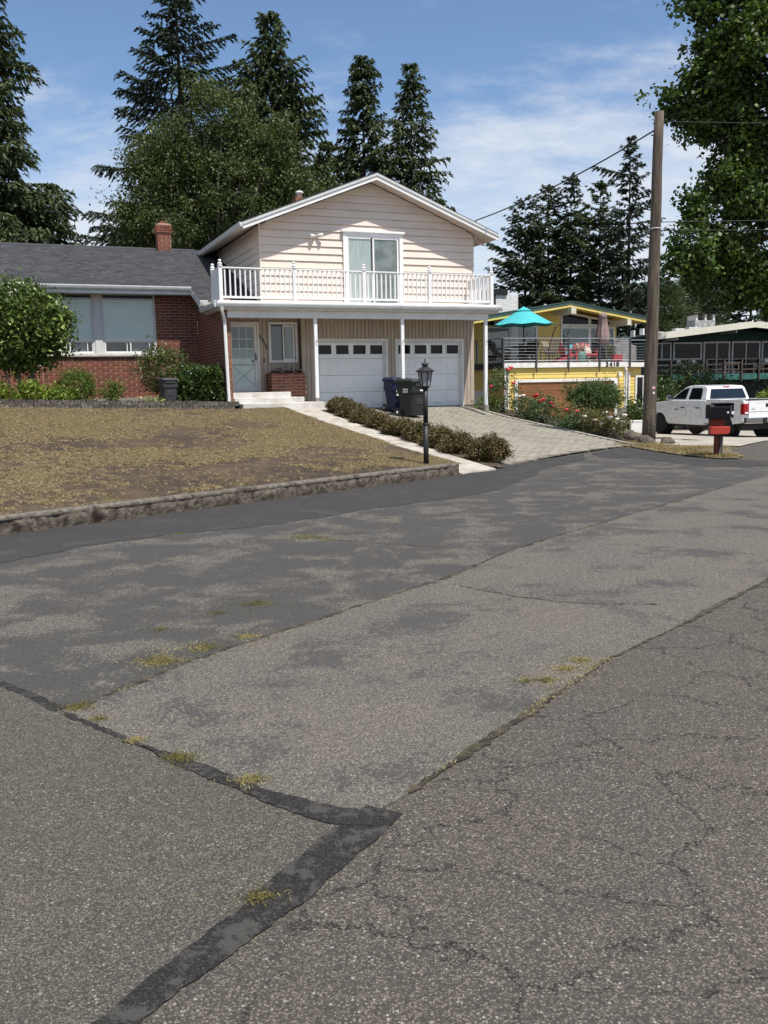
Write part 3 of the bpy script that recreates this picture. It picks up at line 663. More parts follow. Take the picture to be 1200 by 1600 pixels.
# house number 3412 stepping down the wall, door bell
for ch, u, z in (('3', -7.225, 3.10), ('4', -7.158, 3.00), ('1', -7.112, 2.895), ('2', -7.055, 2.80)):
    o = link('house_number', text_mesh(ch, .155, .006, m_metal), H, (u, .238, z), (PI / 2, 0, 0))
MB().box(-7.155, -7.12, .225, .25, 2.39, 2.50).build('door_bell', m_metal, H, bevel=.005)
# steps
m_step = M('step_concrete', (.60, .575, .53), .85, (.50, .475, .43), sc=3., bump=.25, bsc=40, dirt=(.36, .33, .28), dsc=2., damt=.5)
st = empty('entry_steps', parent=H)
MB().box(-8.48, -6.70, -1.05, .26, 1.31, 1.478).build('step', m_step, st, bevel=.012)
MB().box(-8.50, -6.40, -1.42, .24, 1.155, 1.322).build('step', m_step, st, bevel=.012)
MB().box(-8.35, -5.82, -1.80, .02, .90, 1.165).build('step', m_step, st, bevel=.012)
# ---- bricks
BL, BC, JT = .305, .0905, .016
bme = MB().box(0, BL - JT, 0, .09, 0, BC - JT).mesh('brick', m_brick)
bme_y = MB().box(0, .09, 0, BL - JT, 0, BC - JT).mesh('brick', m_brick)
brick_part_count = [0]
def brick_field(par, u0, u1, z0, z1, face, holes=(), axis='x', single=True, sgn=1):
    """running bond; axis x: face y=face, axis y: face x=face"""
    extra = MB(); r = 0; z = z0
    while z + BC * .6 < z1:
        u = u0 - (r % 2) * BL / 2; hz = min(BC, z1 - z) - JT
        while u < u1 - .03:
            segs = [(max(u, u0), min(u + BL, u1) - JT)]
            for (ha, hb, hc, hd) in holes:
                if z + hz > hc + .01 and z < hd - .01:
                    ns = []
                    for (a, b) in segs:
                        if b <= ha or a >= hb: ns.append((a, b)); continue
                        if a < ha - .02: ns.append((a, ha))
                        if b > hb + .02: ns.append((hb, b))
                    segs = ns
            for (a, b) in segs:
                if b - a < .03: continue
                pr = random.uniform(-.003, .003)
                full = abs((b - a) - (BL - JT)) < 1e-4 and abs(hz - (BC - JT)) < 1e-4
                if single and full and brick_part_count[0] < 300:
                    brick_part_count[0] += 1
                    link('brick', bme if axis == 'x' else bme_y, par, (a, face + pr, z) if axis == 'x' else (face + pr, a, z))
                elif axis == 'x': extra.box(a, b, face + pr, face + pr + .08, z, z + hz)
                else: extra.box(face + pr, face + pr + .08, a, b, z, z + hz)
            u += BL
        z += BC; r += 1
    if extra.v: tag(extra.build('brick_field', m_brick, par), kind='stuff')
WV = 2.4
bw = box('brick_wing', m_mortar, H, -22, -8.72, WV + .011, WV + .2, 1.0, 2.66)
box('mortar_core', m_mortar, bw, -10.02, -8.72, WV + .011, WV + .2, 2.66, 4.62); box('mortar_core', m_mortar, bw, -22, -13.40, WV + .011, WV + .2, 2.66, 4.62)
box('wing_head', m_trim, bw, -13.40, -10.02, WV + .02, WV + .2, 4.58, 4.66)
box('wing_room', m_dark, bw, -13.40, -10.02, WV + .16, WV + .2, 2.66, 4.6)
brick_field(bw, -10.02, -8.70, 1.39 + BC * 14, 4.62, WV)
brick_field(bw, -13.45, -8.70, 1.39, 1.39 + BC * 14 - .001, WV)
brick_field(bw, -16.5, -13.45, 1.39, 1.39 + BC * 14 - .001, WV, single=False)
brick_field(bw, -16.5, -13.40, 1.39 + BC * 14, 4.62, WV, single=False)
MB().box(-22, -8.72, WV - .06, WV + .02, .9, 1.385).build('foundation', m_found, bw)
MB().box(-13.52, -9.95, WV - .07, WV + .15, 2.66, 2.735).build('sill', M('stone_sill', (.55, .52, .47), .9, (.42, .39, .35), sc=12, bump=.8, bsc=25), bw, bevel=.012)
# side brick wall of the entry
sw = box('brick_side_wall', m_mortar, H, -8.709, -8.515, -1.389, WV + .0, 1.0, 4.12)
brick_field(sw, -1.40, WV - .0, 1.03, 4.12, -8.72, axis='y', single=True)
brick_field(sw, -8.72, -8.505, 1.03, 3.66, -1.40, axis='x', single=False)
for k, (v, z) in enumerate(((.05, 3.05), (-.1, 2.55))): box('vent_grille', m_metal, sw, -8.735, -8.72, v, v + .12, z, z + .1)
# wing windows
m_wframe = M('window_frame_paint', (.62, .62, .60), .5, (.55, .55, .53), sc=3.)
def wing_window(x0, x1):
    w = empty('wing_window', parent=H); z0, zt, z1 = 2.735, 3.19, 4.60; y0, y1 = WV + .03, WV + .10
    frame4(MB(), x0, x1, z0, z1, .055, y0, y1).build('frame', m_wframe, w, bevel=.004)
    box('transom', m_white, w, x0 + .055, x1 - .055, y0 - .005, y1, zt - .05, zt + .012)
    box('blind', m_blind, w, x0 + .05, x1 - .05, y1 + .03, y1 + .035, zt, z1 - .20)
    box('pane', m_glass, w, x0 + .055, x1 - .055, y0 + .025, y0 + .03, zt + .012, z1 - .055)
    xm = x0 + (x1 - x0) * .52
    frame4(MB(), x0 + .055, xm, z0 + .055, zt - .05, .035, y0 + .01, y1 - .01).build('sash', m_white, w)
    frame4(MB(), xm - .03, x1 - .055, z0 + .055, zt - .05, .035, y0 + .022, y1).build('sash', m_white, w)
    box('lower_blind', M('lower_blind', (.20, .22, .22), .8, (.13, .145, .145), sc=3), w, xm + .05, x1 - .25, y1 + .03, y1 + .035, z0 + .06, zt - .06)
    box('sash_bar', m_white, w, xm - .14, xm - .115, y0 + .02, y1 - .015, z0 + .06, zt - .06); box('sash_bar', m_white, w, x1 - .24, x1 - .215, y0 + .02, y1, z0 + .06, zt - .06)
    box('pane', m_glass, w, x0 + .09, xm - .03, y0 + .03, y0 + .034, z0 + .09, zt - .08); box('pane', m_glass, w, xm + .0, x1 - .09, y0 + .042, y0 + .046, z0 + .09, zt - .08)
wing_window(-13.40, -11.89); wing_window(-11.66, -10.02)
MB().box(-11.89, -11.66, WV + .0, WV + .12, 2.735, 4.60).build('mullion_post', m_wframe, H, bevel=.01)
# ---- wing roof
WE, WZ, WS, WR = 1.74, 4.757, .385, 6.46
def wz(v): return WZ + WS * (v - WE)
wr = MB().prism([(WE, wz(WE) - .16), (WE, wz(WE) - .02), (WR, wz(WR) - .02), (11.2, wz(WR) - .02 - WS * (11.2 - WR)), (11.2, wz(WR) - .16 - WS * (11.2 - WR)), (WR, wz(WR) - .16)], 0, -22, -7.22).build('wing_roof', m_trim, H)
MB().prism([(.33, wz(.33) - .15), (.33, wz(.33) - .022), (WE - .001, wz(WE) - .022), (WE - .001, wz(WE) - .15)], 0, -9.0, -7.22).build('roof_deck', m_trim, wr)
sh = MB(); EXP = .143
def shingle_rows(u0, u1, va, vb):
    L = math.hypot(1, WS); n = int((vb - va) * L / EXP)
    for r in range(n + 1):
        v0 = va + r * EXP / L; v1 = min(v0 + (EXP + .03) / L, vb + .01); u = u0 - random.uniform(0, .3)
        while u < u1:
            w = random.choice((.12, .17, .23, .31)); a, b = max(u, u0), min(u + w, u1); t = random.choice((.004, .004, .010, .013)); dv = random.uniform(-.006, .006) if r else 0
            if b - a > .02:
                c0, c1 = wz(v0 + dv) + t, wz(v1) - .010; x = .002
                sh.add([(a + x, v0 + dv, c0 - .014), (b - x, v0 + dv, c0 - .014), (b - x, v0 + dv, c0), (a + x, v0 + dv, c0), (b - x, v1, c1 + .006), (a + x, v1, c1 + .006)], [(0, 1, 2, 3), (3, 2, 4, 5), (1, 4, 2), (0, 3, 5)])
            u += w
shingle_rows(-17., -7.24, WE - .03, WR); shingle_rows(-9.03, -7.24, .30, WE - .04)
tag(sh.build('shingles', m_shingle, wr), kind='stuff')
MB().prism([(WR - .13, wz(WR - .13) + .016), (WR, wz(WR) + .026), (WR + .13, wz(WR - .13) + .016), (WR + .13, wz(WR - .13) + .004), (WR, wz(WR) + .012), (WR - .13, wz(WR - .13) + .004)], 0, -17, -7.9).build('ridge_cap', m_shingle, wr)
box('shingle_back', m_shingle, wr, -22, -17, WE, WE + .01, wz(WE) - .1, wz(WE) - .02)
gutter('gutter', -22, -9.0, WE, 0, wz(WE) - .01, wr, 'x', -1)
MB().box(-22, -9.0, WE - .012, WE + .02, wz(WE) - .235, wz(WE) - .03).build('fascia', m_wframe, wr)
MB().box(-22, -8.72, WE, WV + .2, wz(WE) - .2, wz(WE) - .165).build('soffit', m_trim, wr)
MB().prism([(.33, wz(.33) - .20), (.33, wz(.33) - .015), (WE, wz(WE) - .015), (WE, wz(WE) - .20)], 0, -9.035, -8.998).build('rake_board', m_gutter, wr)
gutter('gutter', -9.03, -8.80, .33, 0, wz(.33) - .005, wr, 'x', -1)
# brick chimney on the wing
ch = box('chimney', m_mortar, H, -9.215, -8.765, 6.205, 6.65, 6.2, 7.30)
z = 6.35; r = 0
while z < 7.1:
    u = -9.225 - (r % 2) * BL / 2
    while u < -8.76:
        a, b = max(u, -9.225), min(u + BL, -8.755) - JT
        if b - a > .03: MB().box(a, b, 6.195, 6.26, z, z + BC - JT).build('brick', m_brick, ch)
        u += BL
    for (ya, yb) in (((6.20, 6.42), (6.43, 6.66)) if r % 2 else ((6.20, 6.30), (6.31, 6.55), (6.56, 6.66))): MB().box(-9.226, -9.18, ya + .066 * (ya < 6.25), yb, z, z + BC - JT).build('brick', m_brick, ch)
    z += BC; r += 1
for k in range(3):
    for (a, b) in (((-9.26, -8.98), (-8.968, -8.72)) if k % 2 else ((-9.26, -9.12), (-9.108, -8.84), (-8.828, -8.72))): MB().box(a, b, 6.16, 6.70, 7.10 + k * BC, 7.10 + (k + 1) * BC - JT).build('brick', m_brick, ch)
MB().prism([(-9.25, 7.365), (-8.73, 7.365), (-8.80, 7.41), (-9.18, 7.41)], 1, 6.18, 6.68).build('crown_wash', m_mortar, ch)
MB().box(-9.10, -8.88, 6.32, 6.54, 7.40, 7.52).build('flue_liner', m_brick, ch)
# ---- balcony
bc = MB().box(-8.86, .0, -1.60, .0, 3.99, 4.045).build('balcony', m_trim, H)
box('deck_floor', m_trim, bc, -8.86, -7.22, 0, .36, 3.99, 4.045)
MB().box(-8.92, .06, -1.66, -1.60, 3.98, 4.055).build('edge_trim', m_white, bc, bevel=.005)
MB().box(-8.92, -8.86, -1.60, .36, 3.98, 4.055).build('edge_trim', m_white, bc)
gutter('gutter', -8.97, .10, -1.665, 0, 3.975, bc, 'x', -1)
gutter('gutter', -8.925, 0, -1.70, .40, 3.975, bc, 'y', -1)
MB().box(-8.86, .03, -1.655, -1.61, 3.81, 3.978).build('fascia', m_trim, bc)
MB().box(-8.90, -8.86, -1.655, .36, 3.81, 3.978).build('fascia', m_gutter, bc)
MB().box(-8.62, -.28, -1.52, -1.40, 3.595, 3.80).build('beam', m_trim, bc, bevel=.006)
MB().box(-8.86, .03, -1.61, .26, 3.80, 3.83).build('ceiling', M('porch_ceiling', (.72, .69, .64), .7), bc)
for u, zb_ in ((-6.02, 1.28), (-3.24, .95), (-.36, .93)):
    p = MB().box(u - .05, u + .05, -1.52, -1.42, zb_, 3.597).build('post', m_white, bc, bevel=.006)
    MB().box(u - .07, u + .07, -1.54, -1.40, zb_ - .13 if u < -5 else zb_ - .2, zb_ + .002).build('post_base', m_found, p)
    MB().tube([(u + .01, -1.55, 3.02), (u + .01, -1.58, 3.0), (u + .01, -1.585, 2.95), (u + .01, -1.56, 2.9)], .012, 6).build('hook', m_gutter, p)
RT, RB, RV = 4.97, 4.12, -1.60
posts = [-8.80, -6.655, -4.51, -2.365, -.22]
def rail_post(u, v):
    p = MB().box(u - .052, u + .052, v - .052, v + .052, 4.055, RT + .01).build('rail_post', m_white, bc, bevel=.005)
    MB().lathe([(.075, RT + .01), (.078, RT + .035), (.05, RT + .045), (.05, RT + .055), (.066, RT + .075), (.066, RT + .10), (.035, RT + .125), (.025, RT + .13), (.045, RT + .15), (.05, RT + .17), (.04, RT + .195), (.0, RT + .21)], 12, (u, v, 0)).build('finial', m_white, p, True)
for u in posts: rail_post(u, RV)
rail_post(-8.80, -.62)
balu = MB().box(-.019, .019, -.019, .019, RB - .005, RT - .03).mesh('baluster', m_white)
for i in range(4):
    a, b = posts[i] + .055, posts[i + 1] - .055
    MB().box(a, b, RV - .045, RV + .045, RT - .035, RT).build('top_rail', m_white, bc, bevel=.006); MB().box(a, b, RV - .025, RV + .025, RB, RB + .06).build('bottom_rail', m_white, bc)
    for k in range(14):
        link('baluster', balu, bc, (a + (k + .5) * (b - a) / 14, RV, 0))
MB().box(-.265, -.175, RV + .055, -.04, RT - .035, RT).build('top_rail', m_white, bc); MB().box(-.245, -.195, RV + .055, -.04, RB, RB + .06).build('bottom_rail', m_white, bc)
for k in range(10): link('baluster', balu, bc, (-.22, RV + .13 + k * .145, 0))
MB().box(-8.835, -8.805, RV + .055, -.67, RB, RT).build('side_panel', m_white, bc)
# downspout
MB().tube([(-8.82, -1.72, 3.86), (-8.82, -1.70, 3.78), (-8.74, -1.56, 3.62), (-8.70, -1.47, 3.48), (-8.695, -1.46, 3.2), (-8.665, -1.46, 1.16), (-8.66, -1.52, 1.09)], .048, 6).build('downspout', m_white, H)
# brick planter below the entry window
pl = box('brick_planter', m_mortar, H, -7.095, -6.01, -.44, .24, 1.32, 1.96)
z = 1.325; r = 0
while z < 1.99:
    u = -7.105 - (r % 2) * BL / 2
    while u < -6.02:
        a, b = max(u, -7.105), min(u + BL, -6.005) - JT
        if b - a > .03: MB().box(a, b, -.45, -.37, z, z + BC - JT).build('brick', m_brick, pl)
        u += BL
    for (ya, yb) in (((-.45, -.23), (-.22, .08), (.09, .24)) if r % 2 else ((-.45, -.38), (-.36, -.06), (-.05, .24))): MB().box(-7.107, -7.03, max(ya, -.369), yb, z, z + BC - JT).build('brick', m_brick, pl)
    z += BC; r += 1
box('soil', m_bed, pl, -7.03, -6.02, -.37, .23, 1.95, 1.985)
# ================================================================== VEGETATION
m_bark = M('bark', (.085, .062, .045), .95, (.045, .034, .026), sc=6., bump=.9, bsc=18, stretch=(3, 3, .6))
m_barkl = M('pale_bark', (.26, .235, .19), .9, (.15, .13, .10), sc=7., bump=.5, bsc=25, stretch=(2, 2, .7))
L_cedar = LEAF('cedar_foliage', (0.105, 0.135, 0.054), (0.059, 0.084, 0.041), .2, .45)
L_spruce = LEAF('spruce_foliage', (0.065, 0.092, 0.057), (0.035, 0.054, 0.036), .1, .45)
L_decid = LEAF('broadleaf_foliage', (.118, .145, .046), (.050, .072, .026), .25, .5, .55, .5)
L_maple = LEAF('maple_foliage', (.115, .175, .034), (.022, .042, .012), .25, .5, .5, .45)
L_pine = LEAF('pine_foliage', (0.095, 0.124, 0.062), (0.051, 0.073, 0.041), .12, .4)
def crown(name, parts, mat, parent):
    V = np.concatenate([p[0] for p in parts]); F = []; k = 0
    for p in parts: F.append(p[1] + k); k += len(p[0])
    return link(name, np_mesh(name, V, np.concatenate(F), mat), parent)
def conifer(name, label, loc, h, r, mat, levels=44, per=6, droop=.25, base=.06, dens=1.0, leaf=(.30, .09), ragged_=.35, power=.85, group=None, up=.25, lean=0., hang=.5, trunk_r=None, topbare=.0, seed=0, big=()):
    rng = np.random.default_rng(seed + 100)
    t = empty(name, loc, 0, label, 'tree', group); tr = trunk_r or h * .014
    tp = [(lean * (k / 6) ** 2, 0, h * k / 6 * .985) for k in range(7)]
    MB().tube(tp, [tr * (1 - .95 * k / 6) for k in range(7)], 7).build('trunk', m_bark, t)
    C, D, Nn, Ln, Wd = [], [], [], [], []; tw = MB()
    nb = levels * per; fs = np.sort(base + (1 - base) * rng.uniform(0, 1, nb) ** .95)
    lob = rng.uniform(0, 6.28, 3)
    for i, f in enumerate(list(fs) + [b_[0] for b_ in big]):
        f = min(f, .992); z = h * f; ox = lean * f ** 2
        az = i * 2.39996 + rng.uniform(-.5, .5)
        L = (r * (1 - f) ** power + .22) * (1 + rng.uniform(-ragged_, ragged_ * .6)) * (1 + .16 * math.sin(3 * az + lob[0] + 9 * f) + .12 * math.sin(23 * f + lob[1]))
        if rng.uniform() < topbare: L *= .35
        if i >= nb: az, L = big[i - nb][1], big[i - nb][2]
        pitch = up * f - droop * (1 - f) + rng.normal(0, .06); ca, sa = math.cos(az), math.sin(az)
        nt_ = max(5, int(L * 5.2 * dens)); s_ = (np.arange(nt_) + rng.uniform(0, 1, nt_)) / nt_; s_ = .12 + .88 * s_ ** .8; s_[-1] = 1.
        def curve(q): return z + q * L * pitch - droop * .5 * L * q ** 2 + up * .6 * L * np.clip(q - .6, 0, 1) ** 1.4
        sg = np.where(np.arange(nt_) % 2 == 0, 1., -1.) * rng.uniform(.5, 1., nt_); tl = (L * .36 * (1 - s_ * .8) + .16) * rng.uniform(.6, 1.25, nt_)
        k = np.maximum(7, (tl * 40 * dens)).astype(int); idx = np.repeat(np.arange(nt_), k); m = len(idx); q = rng.uniform(.05, 1., m); T = tl[idx]; G = sg[idx]
        bx, by, bzz = s_[idx] * L, 0., curve(s_[idx])
        ax = .55 + .3 * s_[idx]; lat = G * .85; rad = bx + q * T * ax; off = q * T * lat; zz = bzz - hang * T * (.25 * q + .75 * q * q) + rng.normal(0, .03, m)
        x = ox + ca * rad - sa * off; y = sa * rad + ca * off
        C.append(np.stack([x, y, zz], 1)); fw = rng.normal(0, .5, m)
        D.append(np.stack([ca * ax - sa * lat + fw * ca, sa * ax + ca * lat + fw * sa, -hang * (.15 + .9 * q) + rng.normal(0, .3, m)], 1))
        Nn.append(np.stack([rng.normal(0, .6, m), rng.normal(0, .6, m), np.ones(m)], 1))
        Ln.append(leaf[0] * .95 * rng.uniform(.6, 1.4, m)); Wd.append(leaf[1] * 1.05 * rng.uniform(.6, 1.5, m))
        if L > .9 and i % 3 == 0: tw.tube([(ox, 0, z), (ox + ca * L * .5, sa * L * .5, float(curve(.5))), (ox + ca * L * .9, sa * L * .9, float(curve(.9)))], [.04, .025, .008], 4, False)
    C, D, Nn, Ln, Wd = map(np.concatenate, (C, D, Nn, Ln, Wd))
    crown('crown', [needles(C, D, Nn, Ln, Wd)], mat, t)
    if tw.v: tag(tw.build('limbs', m_bark, t), kind='stuff')
    return t
def clumps_ell(rng, n, c, rad, shell=.55, lobes=3., cut=.0, amp=.52):
    P = unit(rng.normal(size=(n * 3, 3))); q = rng.uniform(shell ** 3, 1, n * 3) ** (1 / 3)
    lob = 1 - amp / 2 + amp * vnoise(P * 1.0 + 5, lobes * .5, int(rng.integers(1, 99)))
    P = P * (q * lob)[:, None] * np.array(rad) + np.array(c); keep = vnoise(P, .55, 3) > cut; return P[keep][:n]
def leaf_clumps(rng, centers, per, spread, leaf, flat=.6, sub=5):
    k = len(centers); sp = spread * rng.uniform(.6, 1.4, k)
    Q = rng.normal(size=(k, sub, 3)) * .55; Q[:, :, 2] *= .75; Q = centers[:, None, :] + Q * sp[:, None, None]
    p2 = max(2, per // sub); P = rng.normal(size=(k, sub, p2, 3)) * .27; P = Q[:, :, None, :] + P * sp[:, None, None, None]; P = P.reshape(-1, 3); n = len(P)
    D = rng.normal(size=(n, 3)); D[:, 2] -= .35; Nn = rng.normal(size=(n, 3)) * flat; Nn[:, 2] += 1
    return blades(P, D, Nn, leaf[0] * rng.uniform(.6, 1.4, n), leaf[1] * rng.uniform(.6, 1.4, n))
def broadleaf(name, label, loc, h, c, rad, mat, n=260, per=120, spread=.75, leaf=(.20, .13), bark=None, seed=0, trunk_r=.22, shell=.45, cut=.28, group=None, limbs=26, fork=.35, lobes=3.):
    rng = np.random.default_rng(seed + 500); t = empty(name, loc, 0, label, 'tree', group); bark = bark or m_bark
    cs = clumps_ell(rng, n, c, rad, shell, lobes, cut); mb = MB(); fz = c[2] - rad[2] * .9
    fz = max(h * .08, min(fz, h * fork))
    mb.tube([(0, 0, -.3), (0, 0, fz * .5), (c[0] * .2, c[1] * .2, fz)], [trunk_r * 1.2, trunk_r, trunk_r * .9], 10)
    mb.build('trunk', bark, t, True)
    lb = MB()
    for k in rng.choice(len(cs), min(limbs, len(cs)), replace=False):
        e = Vector(cs[k]); s = Vector((c[0] * .2, c[1] * .2, fz)); md = s.lerp(e, .5) + Vector((0, 0, .12 * (e - s).length)) + Vector(rng.normal(0, .15, 3) * (e - s).length * .4)
        lb.tube([s, s.lerp(md, .5), md, md.lerp(e, .6), e], [trunk_r * .5, trunk_r * .38, trunk_r * .26, trunk_r * .16, trunk_r * .06], 6, False)
    tag(lb.build('limbs', bark, t, True), kind='stuff')
    crown('crown', [leaf_clumps(rng, cs, per, spread, leaf)], mat, t)
    return t
BT = 'trees behind the houses'
# left to right behind the main house
conifer('cedar_tree', 'tall dark cedar at the left picture edge behind the brick wing', (-20.6, 48.5, 1.2), 25.0, 5.6, L_cedar, 52, 9, .26, .05, 1.0, (.32, .10), .22, .72, BT, .3, hang=.75, seed=1)
conifer('cedar_tree', 'small pointed conifer poking up between cedar and spruce', (-19.6, 57.5, 1.2), 12.9, 2.7, L_cedar, 28, 7, .22, .05, 1.1, (.28, .09), .25, .8, BT, hang=.7, seed=2)
conifer('spruce_tree', 'tallest spruce with bare layered branches behind the brick chimney', (-11.2, 55, 1.2), 25.6, 6.2, L_spruce, 36, 7, .18, .08, 1.25, (.26, .085), .42, .66, BT, .34, hang=.55, seed=3, topbare=.15)
def alder():
    rng = np.random.default_rng(504); t = empty('alder_tree', (-8.0, 45.5, 1.2), 0, 'broad leafy tree with fine green foliage beside the tall spruce', 'tree', BT)
    MB().tube([(0, 0, -.3), (0, 0, 2), (.1, .1, 4)], [.26, .22, .2], 10).build('trunk', m_bark, t, True)
    lobes = [((.0, 0, 13.3), (2.2, 2.0, 2.0), 62), ((-2.2, .2, 11.4), (1.9, 1.8, 1.7), 48), ((2.3, 0, 12.3), (2.0, 1.9, 1.9), 52), ((-1.7, -.3, 8.9), (2.4, 2.0, 2.2), 62), ((1.6, -.3, 9.5), (2.7, 2.3, 2.4), 74), ((-3.2, 0, 8.8), (1.3, 1.3, 1.5), 26), ((4.0, .2, 9.9), (1.6, 1.6, 1.7), 36), ((.2, 0, 6.4), (3.6, 2.6, 1.9), 70)]
    cs = np.concatenate([clumps_ell(rng, n, c, r, .35, 4., .30, .6) for c, r, n in lobes]); lb = MB()
    for k in rng.choice(len(cs), 70, replace=False):
        e = Vector(cs[k]); s = Vector((.1, .1, 2.5 + rng.uniform(0, 2))); md = s.lerp(e, .5) + Vector((0, 0, .5)) + Vector(rng.normal(0, .4, 3)); lb.tube([s, s.lerp(md, .5), md, md.lerp(e, .6), e], [.11, .09, .06, .035, .012], 6, False)
    tag(lb.build('limbs', m_barkl, t, True), kind='stuff'); crown('crown', [leaf_clumps(rng, cs, 230, .80, (.15, .085))], L_decid, t); t.scale = (1, 1, .935)
alder()
conifer('cedar_tree', 'wide feathery cedar behind the leafy tree left of the gable peak', (-5.7, 53, 1.2), 20.6, 4.9, L_cedar, 50, 9, .24, .08, 1.0, (.31, .10), .32, .66, BT, .35, hang=.75, seed=5)
conifer('cedar_tree', 'low cedar filling the gap left of the narrow cedars', (-2.9, 55, 1.2), 14.4, 3.4, L_cedar, 34, 8, .24, .08, 1.05, (.30, .10), .25, .8, BT, hang=.75, seed=6)
conifer('cedar_tree', 'narrow cedar directly behind the gable peak', (-.75, 55, 1.2), 19.0, 3.3, L_cedar, 48, 8, .22, .06, 1.1, (.29, .095), .24, .66, BT, .35, hang=.7, seed=7)
conifer('cedar_tree', 'narrow cedar right of the gable peak, last of the row', (2.0, 55, 1.2), 18.5, 3.5, L_cedar, 46, 8, .22, .06, 1.0, (.28, .09), .32, .70, BT, .35, hang=.7, seed=8)
for k, (x, y, rx, ry, rz_, lab) in enumerate(((-21, 44, 4.2, 2.5, 5.0, 'rounded broadleaf shrub tree below the left cedar'), (-17.3, 47, 3.2, 2.2, 3.6, 'reddish brown shrub tree peeking over the wing roof'))):
    mt = L_decid if k == 0 else LEAF('red_foliage', (.10, .085, .032), (.075, .045, .026), .2, .4)
    broadleaf('shrub_tree', lab, (x, y, 1.0), 9, (0, 0, 4.2), (rx, ry, rz_), mt, 170, 180, .85, (.14, .08), seed=20 + k, trunk_r=.16, cut=.2, group=BT, limbs=16)
# right background group
BR = 'trees behind the neighbouring houses'
def pine(lab, loc, h, r, seed, mat=None):
    rng = np.random.default_rng(seed + 900); t = empty('pine_tree', loc, 0, lab, 'tree', BR)
    MB().tube([(0, 0, 0), (.1, 0, h * .5), (0, .1, h * .97)], [h * .016, h * .011, .03], 7).build('trunk', m_bark, t)
    cs = []; lb = MB()
    for i in range(120):
        f = .10 + .88 * rng.uniform() ** .9; L = r * (1 - f) ** .55 * rng.uniform(.55, 1.15) * (1.0 if f > .25 else .8); az = rng.uniform(0, 2 * PI)
        e = np.array([math.cos(az) * L, math.sin(az) * L, h * f + L * .12]); lb.tube([(0, 0, h * f - L * .1), e * .55 + np.array([0, 0, h * f * .45 - L * .04]), e], [.06, .035, .012], 4, False)
        for s in np.linspace(.35, 1, 4): cs.append(np.array([e[0] * s, e[1] * s, h * f - L * .1 + (L * .22) * s + rng.normal(0, .1)]))
    for q in np.linspace(.85, 1, 5): cs.append(np.array([0, 0, h * q]))
    tag(lb.build('limbs', m_bark, t), kind='stuff')
    cs = np.array(cs); k = len(cs); per = 150; P = rng.normal(size=(k, per, 3)) * np.array([.46, .46, .30]); Pn = P + cs[:, None, :]; n = k * per
    D = P.reshape(-1, 3) + rng.normal(0, .12, (n, 3)); D[:, 2] += .22
    crown('crown', [needles(Pn.reshape(-1, 3), D, rng.normal(size=(n, 3)), (.30 * rng.uniform(.6, 1.3, n)), .075 * rng.uniform(.7, 1.3, n))], mat or L_pine, t); return t
conifer('pine_tree', 'dark bushy pine at the left of the group behind the yellow house', (10.9, 70, -1.2), 16.4, 4.0, L_pine, 26, 7, .08, .10, 1.0, (.33, .10), .42, .55, BR, .45, hang=.25, seed=31)
conifer('pine_tree', 'bushy pine second from the left behind the yellow house', (12.9, 71.5, -1.2), 17.5, 3.8, L_pine, 26, 7, .08, .10, 1.0, (.33, .10), .42, .58, BR, .45, hang=.25, seed=32)
conifer('pine_tree', 'tallest bushy pine in the middle of the group behind the yellow house', (14.4, 70.5, -1.2), 17.9, 3.6, L_pine, 26, 7, .08, .10, 1.0, (.32, .10), .40, .6, BR, .45, hang=.25, seed=33)
conifer('fir_tree', 'pale green fir with upswept branch tips behind the yellow house', (16.0, 68, -1.2), 16.8, 4.0, L_cedar, 28, 7, .06, .08, 1.1, (.32, .095), .42, .6, BR, .55, hang=.25, seed=13)
conifer('spruce_tree', 'thin topped spruce with one long left branch beside the utility pole', (16.9, 63.5, -1.2), 18.9, 4.6, L_spruce, 30, 7, .14, .06, 1.15, (.28, .09), .5, .95, BR, .35, hang=.5, seed=14, topbare=.1, big=((.87, 3.1, 2.3), (.86, 3.4, 1.9), (.80, 0., 1.9), (.76, .3, 1.9)))
pine('low spreading pine directly behind the utility pole', (20.0, 66, -1.4), 9.4, 4.2, 3, L_cedar)
pine('low dark pine behind the green house roof', (24.6, 72, -1.4), 11.2, 4.6, 4)
conifer('fir_tree', 'dark fir behind the green house chimney', (29.5, 74, -1.4), 14.5, 5.0, L_spruce, 26, 7, .2, .06, .9, (.36, .12), .3, .7, BR, .3, hang=.5, seed=15)
pine('dark pine at the right edge behind the green house', (34.5, 74, -1.4), 14.2, 5.2, 5)
